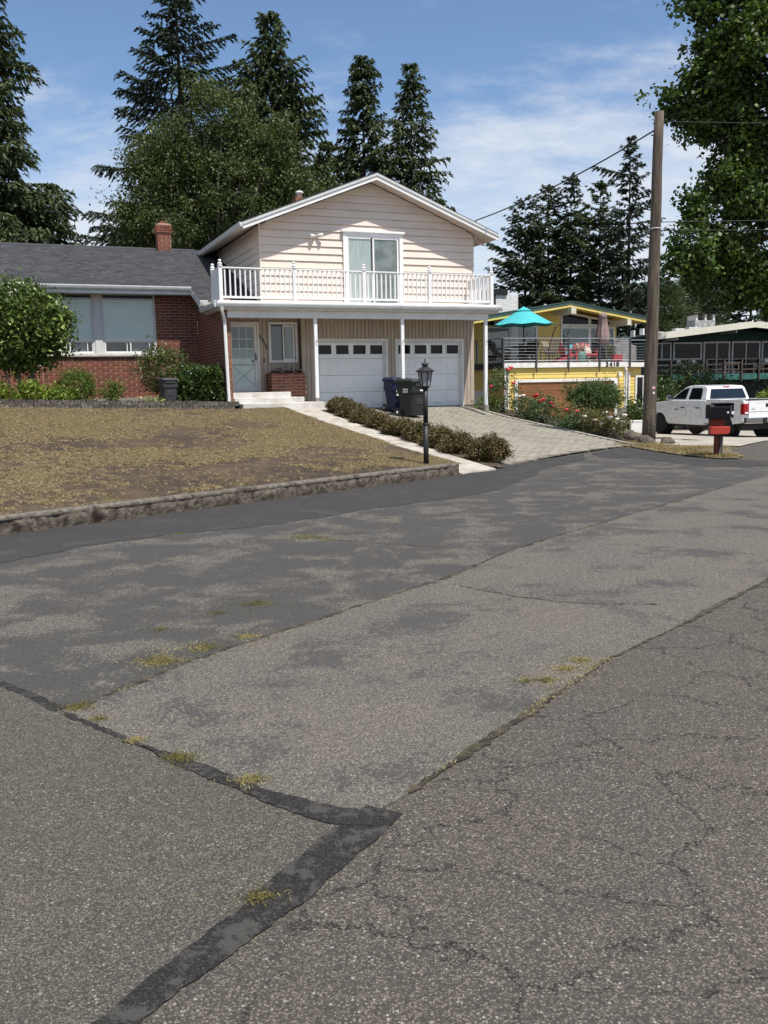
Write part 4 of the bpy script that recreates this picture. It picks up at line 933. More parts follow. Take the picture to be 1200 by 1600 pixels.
# the big maple at the right
def maple():
    rng = np.random.default_rng(77); t = empty('maple_tree', (20.6, 44.5, -.7), 0, 'huge dark maple filling the upper right corner behind the utility pole', 'tree')
    MB().tube([(0, 0, -.3), (.1, 0, 3), (.0, .2, 6)], [.62, .5, .42], 12).build('trunk', m_bark, t, True)
    lobes = [((-4.4, 0, 19.7), (1.9, 1.9, 1.5), 60), ((-1.6, .4, 21.2), (2.6, 2.6, 2.4), 110), ((-3.7, -.4, 17.1), (2.3, 2.2, 1.4), 95), ((-5.5, -.6, 14.9), (1.4, 1.4, 1.3), 58), ((-2.3, 0, 14.2), (2.6, 2.6, 2.2), 130), ((-3.5, -.3, 11.2), (1.2, 1.4, 1.5), 46), ((-1.5, .2, 10.3), (2.1, 2.2, 2.1), 95),
             ((-6.0, -.8, 8.1), (.85, .9, 1.3), 34), ((-5.7, -.7, 10.1), (.45, .5, .6), 12), ((-4.4, -.4, 8.8), (.7, .8, .8), 18), ((-3.2, 0, 7.0), (1.4, 1.5, 1.2), 46), ((-1.0, 0, 6.6), (1.9, 2, 1.6), 60), ((2.2, 0, 13.), (3.6, 3.6, 7.0), 170)]
    cs = np.concatenate([clumps_ell(rng, int(n * .70), c, r, .3, 5., .42, .8) for c, r, n in lobes]); lb = MB()
    for k in rng.choice(len(cs), 80, replace=False):
        e = Vector(cs[k]); s = Vector((0, .1, 5 + rng.uniform(0, 5))); md = s.lerp(e, .5) + Vector((0, 0, .8)); lb.tube([s, md, e], [.2, .11, .03], 6, False)
    tag(lb.build('limbs', m_bark, t, True), kind='stuff')
    crown('crown', [leaf_clumps(rng, cs, 170, .72, (.22, .17), .9, 6)], L_maple, t); return t
maple()

# ---------------------------------------------------------------- shrubs
def shrub(name, label, base, c, rad, mat, n=60, per=45, spread=.22, leaf=(.06, .035), seed=0, group=None, cat='shrub', stems=6, shell=.55, boxy=0., stem_mat=None, cut=.12):
    rng = np.random.default_rng(seed + 3000); t = empty(name, base, 0, label, cat, group)
    if boxy:
        P = rng.uniform(-1, 1, (n * 2, 3)); m = np.abs(P).max(1); keep = m > boxy; P = P[keep][:n]; cs = P * np.array(rad) + np.array(c)
    else: cs = clumps_ell(rng, n, c, rad, shell, 3., cut)
    st_ = MB()
    for k in range(stems):
        e = Vector(cs[int(rng.integers(len(cs)))]); a = Vector((c[0] + rng.normal(0, .1) * rad[0], c[1] + rng.normal(0, .1) * rad[1], 0)); st_.tube([a, a.lerp(e, .5) + Vector((0, 0, .03)), e], [.016, .012, .005], 5, False)
    st_.build('stems', stem_mat or m_bark, t); crown('foliage', [leaf_clumps(rng, cs, per, spread, leaf, .8)], mat, t); return t
L_boxw = LEAF('boxwood_leaves', (.13, .19, .030), (.075, .12, .020), .25, .35)
L_lime = LEAF('lime_leaves', (.24, .30, .045), (.14, .21, .03), .3, .3)
L_rhod = LEAF('rhododendron_leaves', (.13, .15, .045), (.05, .07, .022), .2, .45)
L_hedge = LEAF('laurel_leaves', (0.074, 0.115, 0.027), (0.038, 0.065, 0.019), .15, .4, .25)
L_azal = LEAF('azalea_leaves', (.165, .115, .040), (.055, .062, .024), .18, .5, .5, 2.5)
L_rose = LEAF('rose_leaves', (0.115, 0.155, 0.061), (0.061, 0.101, 0.038), .25, .4)
L_rose2 = LEAF('olive_leaves', (.15, .15, .045), (.10, .085, .035), .25, .4)
L_juni = LEAF('juniper_foliage', (0.081, 0.142, 0.030), (0.041, 0.074, 0.022), .12, .4)
def bz(u): return float(zb(np.array([u]))[0]) + .1
# round standard tree with big leaves
def standard_tree():
    rng = np.random.default_rng(42); b = house_pt(-14.05, -.3, bz(-14.05)); t = empty('magnolia_tree', b, HYAW, 'round clipped small tree with big glossy leaves by the wing window', 'tree')
    mb = MB()
    mb.tube([(0, 0, -.1), (.05, .05, .25), (.16, .02, .55), (.24, 0, .95), (.22, 0, 1.3)], [.085, .075, .068, .06, .05], 8)
    mb.tube([(0, 0, -.1), (-.1, .1, .3), (-.16, .1, .75), (-.1, .05, 1.25)], [.07, .06, .055, .04], 8)
    mb.tube([(-.02, -.05, 0), (-.35, -.15, .35), (-.45, -.2, .8), (-.55, -.1, 1.1)], [.03, .025, .02, .012], 6); mb.build('trunk', m_barkl, t, True)
    cs = clumps_ell(rng, 620, (.0, 0, 2.04), (1.28, 1.15, 1.16), .55, 3., .02, .16); lb = MB()
    for k in range(22):
        e = Vector(cs[k]); s = Vector((.1, 0, 1.15)); lb.tube([s, s.lerp(e, .5) + Vector((0, 0, .05)), e], [.03, .02, .008], 5, False)
    tag(lb.build('limbs', m_barkl, t), kind='stuff')
    Lm = LEAF('magnolia_leaves', (.12, .17, .036), (.05, .085, .020), .22, .35, .35)
    V, F = leaf_clumps(rng, cs, 34, .26, (.12, .06), .9); o = crown('foliage', [(V, F)], Lm, t); tag(o, kind='stuff')
    lm = MB().add([(-.085, 0, 0), (-.03, .035, .012), (.03, .036, .012), (.095, 0, -.012), (.03, -.036, .012), (-.03, -.035, .012), (0, 0, -.004)], [(0, 6, 1), (1, 6, 2), (2, 6, 3), (3, 6, 4), (4, 6, 5), (5, 6, 0)]).mesh('leaf', None)
    m, tt, bb, oo = _nodes('magnolia_leaf_single'); oi = _n(tt, 'ShaderNodeObjectInfo')
    tt.links.new(_mix(tt, oi.outputs['Random'], (.22, .29, .065), (.085, .14, .030)), bb.inputs['Base Color']); bb.inputs['Roughness'].default_value = .35; lm.materials.append(m)
    d = unit(rng.normal(size=(900, 3))); d = d[(d[:, 1] < .35)][:290]
    for q in d:
        p = np.array((.0, 0, 2.04)) + q * np.array((1.34, 1.2, 1.22)) * rng.uniform(.9, 1.02)
        o = link('leaf', lm, t, tuple(p)); o.rotation_euler = (rng.normal(.5, .4), rng.normal(.35, .35), math.atan2(q[1], q[0]) + rng.normal(0, .7)); s = rng.uniform(.85, 1.35); o.scale = (s, s, s)
standard_tree()
for k, (u, v, rx, h, lab) in enumerate(((-14.9, -.9, .55, .42, 'low lime green ground cover at the left picture edge'), (-13.95, -1.0, .5, .38, 'low lime green ground cover in front of the round tree'), (-13.2, -1.05, .42, .34, 'low lime green ground cover beside the clipped mound shrub'))):
    shrub('lime_ground_cover', lab, house_pt(u, v, bz(u)), (0, 0, h * .5), (rx, .4, h * .75), L_lime, 46, 42, .2, (.085, .055), 30 + k, 'low plants along the stone border')
shrub('mound_shrub', 'rounded clipped green shrub below the wing window', house_pt(-12.75, -.75, bz(-12.75)), (0, 0, .40), (.52, .48, .52), L_boxw, 120, 60, .17, (.05, .03), 34, 'low plants along the stone border', shell=.7)
shrub('small_shrub', 'small airy yellow green shrub against the brick below the window', house_pt(-11.85, -.9, bz(-11.85)), (0.05, 0, .34), (.30, .25, .34), L_boxw, 34, 40, .17, (.06, .035), 35, 'low plants along the stone border')
shrub('rhododendron', 'leggy yellow green rhododendron beside the dark bin', house_pt(-10.3, -.1, bz(-10.3)), (0, 0, .98), (.78, .65, .72), L_rhod, 90, 42, .26, (.10, .042), 36, None, stems=10, cut=.2)
shrub('clipped_hedge', 'boxy dark glossy clipped hedge by the white downspout', house_pt(-9.28, -.75, bz(-9.28)), (0, 0, .50), (.58, .5, .50), L_hedge, 330, 50, .15, (.07, .042), 37, None, boxy=.82)
shrub('pale_flowers', 'pale leafed small plants at the foot of the rhododendron', house_pt(-10.75, -1.25, bz(-10.75)), (0, 0, .06), (.45, .15, .08), LEAF('pale_leaf', (.42, .42, .20), (.30, .30, .12), .3, .3), 16, 16, .12, (.10, .05), 38, None, 'plant', 2)
# low hedge along the walk
AZ = [(-5.98, -2.9, .50, .44), (-6.02, -3.9, .48, .42), (-6.08, -5.1, .46, .40), (-6.06, -6.1, .46, .40), (-6.08, -7.4, .50, .44), (-6.05, -8.5, .48, .46), (-6.06, -9.5, .46, .46), (-6.05, -10.4, .46, .44), (-5.95, -11.5, .52, .52)]
AZL = ['nearest the garage steps', 'second from the garage end', 'third from the garage end', 'fourth from the garage end', 'middle one of the row', 'just left of the lamp post as the row passes it', 'just behind the lamp post', 'second from the street end', 'at the street end of the row']
for k, (u, v, rr, hh) in enumerate(AZ):
    z = float(walk_z(v)) - .02
    shrub('azalea_shrub', 'low brownish green clipped shrub, ' + AZL[k], house_pt(u + .14, v, z), (0, 0, hh * .36), (rr * .68, rr * .70, hh * .46), L_azal, 210, 60, .10, (.042, .026), 50 + k, 'low shrubs along the walkway', shell=.72)
# flowers in the brick planter
def flowers(name, lab, loc, n, rx, ry, h, leafm, colr, seed, rz=HYAW):
    rng = np.random.default_rng(seed); t = empty(name, loc, rz, lab, 'flowers'); C = np.stack([rng.uniform(-rx, rx, n), rng.uniform(-ry, ry, n), rng.uniform(0, h, n)], 1)
    crown('leaves', [leaf_clumps(rng, C, 12, .10, (.07, .04), .9)], leafm, t); mb = MB()
    for p in C[::2]:
        q = Vector(p) + Vector((0, 0, .05)); r_ = rng.uniform(.022, .034); mb.lathe([(.004, -.01), (r_, .0), (r_ * 1.1, .014), (r_ * .4, .022)], 7, tuple(q))
    tag(mb.build('blossoms', colr, t), kind='stuff'); return t
m_pink = M('pink_petal', (.55, .22, .27), .6, (.66, .42, .44), sc=30.); m_red = M('red_petal', (.50, .012, .030), .5, (.38, .008, .02), sc=20.); m_coral = M('coral_petal', (.72, .07, .07), .5, (.60, .05, .06), sc=20.); m_pale = M('pale_petal', (.75, .55, .50), .6, (.80, .70, .62), sc=20.)
flowers('planter_flowers', 'pink flowers with dark leaves in the brick planter by the entry', house_pt(-6.52, -.12, 2.0), 40, .46, .2, .10, LEAF('burgundy_leaf', (.06, .03, .032), (.04, .05, .025), .2, .4), m_pink, 61)
# roses beside the driveway
def rz_(u, v): return float(rose_z(np.array([u]), np.array([v]))[0]) - .03
RO = [(.72, -.55, .55, 1.45, L_rose, m_coral, 4, 'tall rose bush with coral blooms beside the right porch post'), (1.0, -1.7, .46, .80, L_rose, m_pale, 2, 'rose bush with a few pale blooms in front of the wooden garage door'), (.85, -2.9, .46, .86, L_rose, m_red, 6, 'rose bush carrying a cluster of deep red blooms'),
      (1.2, -4.1, .45, .72, L_rose2, m_coral, 2, 'bronze leafed rose bush in the middle of the bed'), (1.15, -5.2, .42, .62, L_rose2, m_pale, 2, 'sparse olive rose bush with tall bare shoots'), (1.0, -6.2, .48, .62, L_rose2, m_pale, 5, 'rounded yellow green rose bush with pale pink blooms by the rocks'), (.70, -4.9, .38, .42, L_rose, m_pale, 2, 'low dark rose bush at the edge of the pavers')]
for k, (u, v, rr, hh, lm_, pm_, nf, lab) in enumerate(RO):
    z = rz_(u, v); t = shrub('rose_bush', lab, house_pt(u, v, z), (0, 0, hh * .48), (rr, rr, hh * .52), lm_, 62, 32, .22, (.07, .04), 70 + k, 'rose bushes beside the driveway', stems=9, cut=.22)
    rng = np.random.default_rng(170 + k)
    for q in range(nf):
        a = rng.uniform(-2.6, -.4); p = Vector((math.cos(a) * rr * .8, math.sin(a) * rr * .8, hh * rng.uniform(.6, 1.05)))
        r_ = rng.uniform(.055, .085); mb = MB(); mb.lathe([(.012, -.05), (r_ * .7, -.02), (r_, .012), (r_ * .85, .045), (r_ * .45, .04), (r_ * .3, .05), (.0, .05)], 9, tuple(p)); mb.build('bloom', pm_, t, True)
shrub('ground_plant', 'small leafy green plant at the foot of the right porch post', house_pt(.25, -.35, rz_(.3, -.35)), (0, 0, .2), (.42, .3, .26), L_boxw, 26, 40, .18, (.07, .04), 81)
def juniper():
    t = shrub('juniper', 'flat topped clipped juniper in front of the wooden garage door', house_pt(4.25, -.8, -.15), (0, 0, 1.25), (.95, .85, .40), L_juni, 260, 70, .24, (.11, .022), 84, None, stems=0, shell=.3)
    MB().tube([(0, 0, -.1), (.1, 0, .5), (-.1, .05, 1.0), (.1, 0, 1.5)], [.09, .075, .06, .04], 7).build('trunk', m_bark, t, True)
    mb = MB()
    for a in range(9): mb.tube([(0, 0, .85), (.45 * math.cos(a * .7), .4 * math.sin(a * .7), 1.2), (1.0 * math.cos(a * .7), .8 * math.sin(a * .7), 1.45)], [.045, .03, .015], 5, False)
    tag(mb.build('limbs', m_bark, t), kind='stuff')
juniper()
# weeds growing from the pavement cracks
rng = np.random.default_rng(9); C = []
def wline(pts, n, w, p=1.):
    for _ in range(n):
        k = int(rng.integers(len(pts) - 1)); f = rng.uniform(); x = pts[k][0] + (pts[k + 1][0] - pts[k][0]) * f; y = pts[k][1] + (pts[k + 1][1] - pts[k][1]) * f; C.append((x + rng.normal(0, w), y + rng.normal(0, w), zr(x, y) + .012))
for (x, y, n, w) in ((-1.58, 4.47, 170, .055), (-1.17, 4.01, 110, .03), (-.92, 3.81, 170, .04), (-.57, 3.56, 200, .042), (-.42, 2.69, 130, .032), (-1.42, 4.3, 60, .03), (-.9, 3.78, 60, .05), (1.0, 4.95, 170, .05), (.86, 4.75, 150, .045), (1.12, 5.1, 170, .05), (.75, 4.75, 70, .05), (-1.35, 5.24, 520, .10), (-1.15, 5.5, 260, .09), (-.9, 5.75, 160, .07), (-.97, 6.65, 220, .10), (-1.21, 6.38, 70, .05), (-1.52, 5.97, 60, .05), (-.83, 9.67, 320, .14), (-2.29, 10.06, 60, .06), (-.6, 9.5, 80, .08)):
    for _ in range(n * 3): C.append((x + rng.standard_t(2.2) * w * .55, y + rng.standard_t(2.2) * w * .42, .012))
wline([(.62, 4.2), (1.29, 5.13)], 420, .02); wline([(.08, 3.42), (.62, 4.2)], 120, .012); wline([(1.29, 5.13), (3.08, 7.18)], 60, .02); wline([(-1.6, 4.5), (-.01, 6.77)], 240, .03); wline([(-.01, 6.77), (4.6, 12.9)], 260, .03); wline([(2.1, 14.1), (6.0, 15.0)], 60, .2); wline([(-1.2, 10.4), (3.2, 16.4)], 140, .05)
C = np.array(C); n = len(C); D = np.stack([rng.normal(0, .9, n), rng.normal(0, .9, n), rng.uniform(.3, 1.2, n)], 1)
L_weed = LEAF('weed_blades', (.20, .185, .055), (.46, .36, .19), .25, .35, .7, 1.5)
tag(link('crack_weeds', np_mesh('crack_weeds', *blades(C, D, rdir(n), rng.uniform(.008, .026, n), rng.uniform(.0025, .005, n)), L_weed)), label='small yellow green weeds growing in the pavement cracks', cat='weeds', kind='stuff')
# dry grass on the verge round the mailbox and along the curb foot
C = []
for (x, y, n, w) in ((6.95, 18.75, 1300, .16), (6.75, 19.5, 700, .2), (6.7, 20.6, 700, .3), (6.5, 22.0, 600, .35), (6.6, 23.6, 500, .35), (6.4, 25.2, 300, .4), (7.6, 21.3, 400, .35)):
    for _ in range(n): C.append((x + rng.normal(0, w), y + rng.normal(0, w), zr(x, y) + .05))
C = np.array(C); n = len(C); D = np.stack([rng.normal(0, .9, n), rng.normal(0, .9, n), rng.uniform(.2, 1.1, n)], 1)
tag(link('verge_grass', np_mesh('verge_grass', *blades(C, D, rdir(n), rng.uniform(.06, .14, n), rng.uniform(.006, .014, n)), LEAF('verge_straw', (.36, .27, .12), (.20, .16, .06), .25, .35, .8))), label='dry straw grass on the verge round the mailbox', cat='grass', kind='stuff')
# ================================================================== THINGS ROUND THE MAIN HOUSE
# stone border
m_stone = M('border_stone', (.16, .145, .12), .95, (.085, .07, .055), sc=9., obj=.3, bump=.9, bsc=30, dirt=(.035, .022, .016), dsc=5.)
bd = empty('stone_border', HO, HYAW, 'row of small dark stone blocks edging the bed above the lawn', 'border')
smesh = []
for k in range(5):
    r = random.Random(k); mb = MB(); w, d, h = .14, .09, .055
    mb.hexa([(sx * w + r.uniform(-.012, .012), sy * d + r.uniform(-.012, .012), sz * h + r.uniform(-.008, .008)) for sz in (-1, 1) for sx, sy in ((-1, -1), (1, -1), (1, 1), (-1, 1))]); smesh.append(mb.mesh('stone', m_stone))
u = -17.0; k = 0
while u < -8.62:
    for rr in range(2):
        o = link('stone', smesh[(k * 3 + rr) % 5], bd, (u + rr * .13, -1.80 + rr * .02 + random.uniform(-.01, .01), float(zb(np.array([u]))[0]) + .035 + rr * .105)); o.rotation_euler = (random.uniform(-.05, .05), random.uniform(-.05, .05), random.uniform(-.06, .06))
    u += .295; k += 1
# wheeled bins
def bin_(lab, loc, rz, mat, mlid, scale=1., group='wheeled bins by the house', marks=True, name='wheeled_bin'):
    t = empty(name, loc, rz, lab, 'bin', group); mb = MB(); z0, z1 = .04, .98
    def ring(z, w, d, y): c = .07; return [(-w + c, y - d, z), (w - c, y - d, z), (w, y - d + c, z), (w, y + d - c, z), (w - c, y + d, z), (-w + c, y + d, z), (-w, y + d - c, z), (-w, y - d + c, z)]
    rings = [ring(z0, .235, .25, -.02), ring(.25, .255, .275, -.012), ring(.66, .285, .315, .0), ring(.67, .31, .345, .0), ring(.80, .315, .35, .0), ring(.82, .30, .34, .0), ring(z1, .305, .35, .0)]
    V = [p for r in rings for p in r]; F = [tuple(range(8))[::-1], tuple(range(len(V) - 8, len(V)))]
    for i in range(len(rings) - 1):
        for j in range(8): F.append((i * 8 + j, i * 8 + (j + 1) % 8, (i + 1) * 8 + (j + 1) % 8, (i + 1) * 8 + j))
    mb.add(V, F); mb.build('body', mat, t, bevel=.012)
    ld = MB().hexa([(-.335, -.41, .975), (.335, -.41, .975), (.325, .37, .985), (-.325, .37, .985), (-.30, -.36, 1.035), (.30, -.36, 1.035), (.29, .33, 1.075), (-.29, .33, 1.075)]).build('lid', mlid, t, bevel=.02)
    MB().tube([(-.27, .36, .96), (-.27, .44, .99), (.27, .44, .99), (.27, .36, .96)], .016, 8).build('handle', mat, t, True)
    MB().box(-.19, .19, -.375, -.34, .84, .93).build('grip_recess', m_metal, t, bevel=.01)
    MB().box(-.12, .12, -.31, -.285, .35, .52).build('lift_bar', m_metal, t, bevel=.008)
    for s in (-1, 1):
        w = MB().lathe([(.03, -.03), (.105, -.028), (.13, -.02), (.13, .02), (.105, .028), (.03, .03)], 18, (s * .29, .27, .13), 0).build('wheel', m_metal, t, True)
        MB().lathe([(.0, -.036), (.04, -.034), (.045, .034), (.0, .036)], 12, (s * .29, .27, .13), 0).build('hub', m_gutter, w, True)
    if marks:
        MB().box(-.02, .15, -.356, -.349, .715, .755).build('sticker', m_white, t); MB().box(-.03, .14, -.305, -.298, .545, .565).build('sticker', m_white, t)
    return t
m_binb = M('bin_black', (.020, .022, .021), .5, (.016, .018, .017), sc=3., spec=.45); m_binl = M('bin_lid', (.036, .042, .036), .5, (.03, .035, .03), sc=3.)
m_bblue = M('bin_blue', (.012, .018, .062), .5, (.010, .014, .05), sc=3.); m_bgrey = M('bin_grey', (.045, .045, .047), .55, (.035, .035, .037), sc=3.)
def dz_(u, v): return float(drive_z(np.array([u]), np.array([v]))[0]) + .004
t = bin_('black wheeled bin with white stickers in front of the right garage door', house_pt(-3.18, -2.0, dz_(-3.18, -2.0)), HYAW + .32, m_binb, m_binl); t.scale = (1.1, 1.1, 1.08)
MB().box(-.318, -.311, -.18, .02, .74, .79).build('sticker', m_white, t); MB().box(-.318, -.311, -.17, .03, .68, .72).build('sticker', m_white, t)
t = bin_('dark blue wheeled bin behind the black bin by the porch post', house_pt(-3.26, -1.0, dz_(-3.26, -1.0)), HYAW + .1, m_bblue, M('bin_lid_blue', (.016, .022, .07), .5), marks=False)
MB().box(-.20, -.04, -.352, -.346, .50, .68).build('label_plate', m_trim, t)
t = bin_('dark grey bin half hidden by the rhododendron', house_pt(-10.32, -1.2, bz(-10.3) - .0), HYAW + .15, m_bgrey, m_bgrey, name='garden_bin', marks=False); t.scale = (.72, .72, .70)
# lamp post
lp = empty('lamp_post', house_pt(-7.78, -12.86, .17), HYAW, 'black lamp post with glass lantern behind the curb end', 'lamp post')
m_lblack = M('lamp_black', (.022, .021, .021), .5, (.018, .017, .018), sc=4.)
MB().tube([(0, 0, -.1), (0, 0, .74)], .047, 16).build('post', m_lblack, lp, True); MB().tube([(0, 0, .75), (0, 0, 1.40)], .043, 16).build('post', m_lblack, lp, True)
MB().lathe([(.05, .725), (.053, .735), (.053, .76), (.046, .77)], 16).build('collar', m_lblack, lp, True); MB().lathe([(.047, 1.36), (.06, 1.37), (.072, 1.385), (.072, 1.40)], 16).build('neck', m_lblack, lp, True)
def lant(r0, r1, z0, z1, n=6):
    return [(r0 * math.cos(2 * PI * (i + .5) / n), r0 * math.sin(2 * PI * (i + .5) / n), z0) for i in range(n)], [(r1 * math.cos(2 * PI * (i + .5) / n), r1 * math.sin(2 * PI * (i + .5) / n), z1) for i in range(n)]
a, b = lant(.078, .122, 1.41, 1.665); m_lglass = M('lantern_glass', (.34, .335, .33), .25, (.28, .275, .27), sc=8., spec=.6)
for i in range(6):
    MB().bar(a[i], b[i], .016, .016).build('lantern_bar', m_lblack, lp); j = (i + 1) % 6
    MB().add([a[i], a[j], b[j], b[i]], [(0, 1, 2, 3)]).build('lantern_pane', m_lglass, lp)
MB().lathe([(.09, 1.395), (.09, 1.412), (.07, 1.414)], 6).build('lantern_base', m_lblack, lp)
rfn = MB().lathe([(.165, 1.655), (.168, 1.67), (.12, 1.70), (.07, 1.735), (.05, 1.74), (.05, 1.775), (.075, 1.785), (.07, 1.795), (.03, 1.81), (.012, 1.83), (.008, 1.88), (.0, 1.89)], 12).build('lantern_roof', m_lblack, lp)
# ---------------------------------------------------------------- utility pole and wires
m_pole = M('pole_wood', (.165, .132, .098), .95, (.095, .074, .054), sc=3.5, bump=1., bsc=25, stretch=(8, 8, .5), dirt=(.045, .034, .026), dsc=1.2, damt=.7)
PB, PT = Vector((6.99, 24.0, .03)), Vector((7.09, 24.0, 8.27))
up_ = empty('utility_pole', PB, 0, 'weathered wooden utility pole at the driveway corner', 'utility pole')
d = PT - PB; MB().tube([d * (k / 12) + Vector((.006 * math.sin(k * 1.7), .006 * math.cos(k * 2.3), 0)) - Vector((0, 0, .2 if k == 0 else 0)) for k in range(13)], [.178 - .062 * k / 12 + .004 * math.sin(k * 3.1) for k in range(13)], 20).build('pole', m_pole, up_, True)
for f, a in ((.93, 2.8), (.66, -.5), (.63, 2.9), (.64, 3.3)):
    p = d * f; MB().tube([p, p + Vector((math.cos(a) * .2, -math.sin(a) * .2, 0))], .018, 6).build('bolt', m_metal, up_)
MB().lathe([(.142, -.012), (.150, -.010), (.150, .010), (.142, .012)], 16, tuple(d * .655)).build('band', m_gutter, up_, True)
MB().box(.02, .10, -.172, -.162, 1.35, 1.42).build('tag_plate', m_pink, up_); MB().box(.04, .09, -.172, -.162, 1.22, 1.28).build('tag_plate', m_trim, up_)
for k in range(9): MB().tube([d * (.02 + .1 * k / 9) + Vector((.1 * math.cos(k * 2.), -.15, 0)), d * (.02 + .1 * k / 9) + Vector((.1 * math.cos(k * 2.), -.185, 0))], .006, 5).build('staple', m_gutter, up_)
m_wire = M('wire_black', (.02, .02, .021), .6)
def wire(lab, a, b, sag, r=.014):
    a, b = Vector(a), Vector(b); pts = [a.lerp(b, k / 24) - Vector((0, 0, sag * 4 * (k / 24) * (1 - k / 24))) for k in range(25)]
    o = MB().tube(pts, r, 5).build('power_line', m_wire, None, True); tag(o, lab, 'power line', 'wires on the utility pole'); return o
hp_ = house_pt(.12, .05, 6.92)
wire('thick wire sagging from the pole to the gable roof', PB + d * .945 + Vector((-.12, 0, 0)), hp_, .16, .020)
wire('thin wire running right from the pole top into the maple', PB + d * .972, (26, 24, 7.7), .10, .008)
wire('upper of two wires running right at mid pole height', PB + d * .675, (26, 24, 5.72), .05, .010)
wire('lower of two wires running right at mid pole height', PB + d * .650, (26, 24, 5.42), .08, .010)
wire('upper of two wires going left behind the pole into the trees', PB + d * .664, (-2., 75, 6.4), .4, .010)
wire('lower of two wires going left behind the pole into the trees', PB + d * .648, (-4., 75, 5.7), .4, .010)
mast = MB().tube([house_pt(.12, .05, 6.3), house_pt(.12, .05, 6.93)], .03, 8); o = mast.build('service_mast', m_gutter, None); o.parent = H; o.matrix_parent_inverse = (Matrix.Translation(HO) @ Matrix.Rotation(HYAW, 4, 'Z')).inverted()
# ---------------------------------------------------------------- mailbox
mbx = empty('mailbox', (6.86, 18.75, .02), 0, 'black mailbox with red paper box on two wooden posts', 'mailbox')
mbx.scale = (.84, .84, 1.)
m_redwood = M('red_wood', (.145, .040, .022), .8, (.10, .028, .016), sc=5., stretch=(3, 3, .6), bump=.3); m_greywood = M('grey_wood', (.12, .11, .095), .9, (.06, .054, .046), sc=8., stretch=(3, 3, .5), bump=.7, dirt=(.4, .38, .33), dsc=6., damt=.8)
m_mbk = M('mailbox_black', (.004, .0045, .008), .55, spec=.2); m_rplas = M('red_plastic', (.42, .045, .025), .4, (.36, .036, .02), sc=3.)
MB().box(-.05, .05, -.05, .05, -.2, .56).build('post', m_redwood, mbx, bevel=.005)
MB().box(.075, .155, -.02, .07, -.2, .56).build('post', m_greywood, mbx, bevel=.006)
MB().box(-.18, .16, -.06, .08, .54, .79).build('bracket', m_redwood, mbx, bevel=.005)
MB().prism([(-.24, .47), (.18, .47), (.225, .50), (.235, .625), (-.235, .625), (-.245, .50)], 1, -.26, -.07).build('paper_box', m_rplas, mbx, bevel=.012)
body = MB().prism([(-.145, .78), (.145, .78), (.15, .80), (.15, 1.02), (.12, 1.07), (-.12, 1.07), (-.15, 1.02), (-.15, .80)], 0, -.235, .27).build('box_body', m_mbk, mbx, bevel=.008)
MB().box(.27, .30, -.15, .15, .785, 1.06).build('box_door', M('mailbox_grey', (.14, .14, .145), .45), mbx, bevel=.01)
MB().box(-.11, .345, -.17, .17, 1.072, 1.10).build('box_lid', m_mbk, mbx, bevel=.008); MB().box(.30, .34, -.16, .16, .80, 1.075).build('lid_front', m_mbk, mbx)
MB().lathe([(.0, -.01), (.025, -.008), (.025, .008), (.0, .01)], 12, (.20, -.156, .90), 1).build('flag_pivot', m_white, mbx, True); MB().box(.29, .345, -.168, -.161, .87, .93).build('latch', m_white, mbx)
# rocks
m_rock = M('rock', (.13, .105, .082), .95, (.055, .045, .036), sc=4., bump=1., bsc=14, dirt=(.30, .26, .21), dsc=3., damt=.6)
def rock(lab, loc, r, seed):
    rng = np.random.default_rng(seed); V, F = [], []; n, m = 10, 14
    for i in range(n + 1):
        th = PI * i / n
        for j in range(m): ph = 2 * PI * j / m; V.append((math.sin(th) * math.cos(ph), math.sin(th) * math.sin(ph), math.cos(th)))
    P = np.array(V); k = .62 + .75 * vnoise(P + seed, 1.5, seed) + .28 * vnoise(P, 4, seed); P = P * k[:, None] * np.array(r)
    for i in range(n):
        for j in range(m): F.append((i * m + j, (i + 1) * m + j, (i + 1) * m + (j + 1) % m, i * m + (j + 1) % m))
    o = link('rock', np_mesh('rock', P, F, m_rock), None, loc, seed * .7); tag(o, lab, 'rock', 'rocks along the rose bed'); return o
rock('dark rock nearest the rose bushes', (6.85, 28.2, .03), (.30, .26, .2), 1); rock('dark rock second from the rose bushes', (7.0, 26.5, .02), (.28, .26, .18), 2)
rock('dark rock just left of the utility pole', (6.95, 25.2, .02), (.24, .24, .17), 3); rock('pale rock at the foot of the utility pole', (6.85, 23.6, .0), (.20, .17, .17), 4); rock('small rock right of the pole foot', (7.35, 23.6, .0), (.16, .15, .11), 5)
bx = house_pt(9.15, 3.2, 0); t = empty('white_box', (bx.x, bx.y, zr(bx.x, bx.y) + .022), HYAW - .5, 'white lidded box standing beside the wooden garage door', 'box')
MB().box(-.24, .24, -.18, .18, 0, .42).build('body', m_white, t, bevel=.01); MB().box(-.255, .255, -.195, .195, .42, .47).build('lid', m_white, t, bevel=.008)
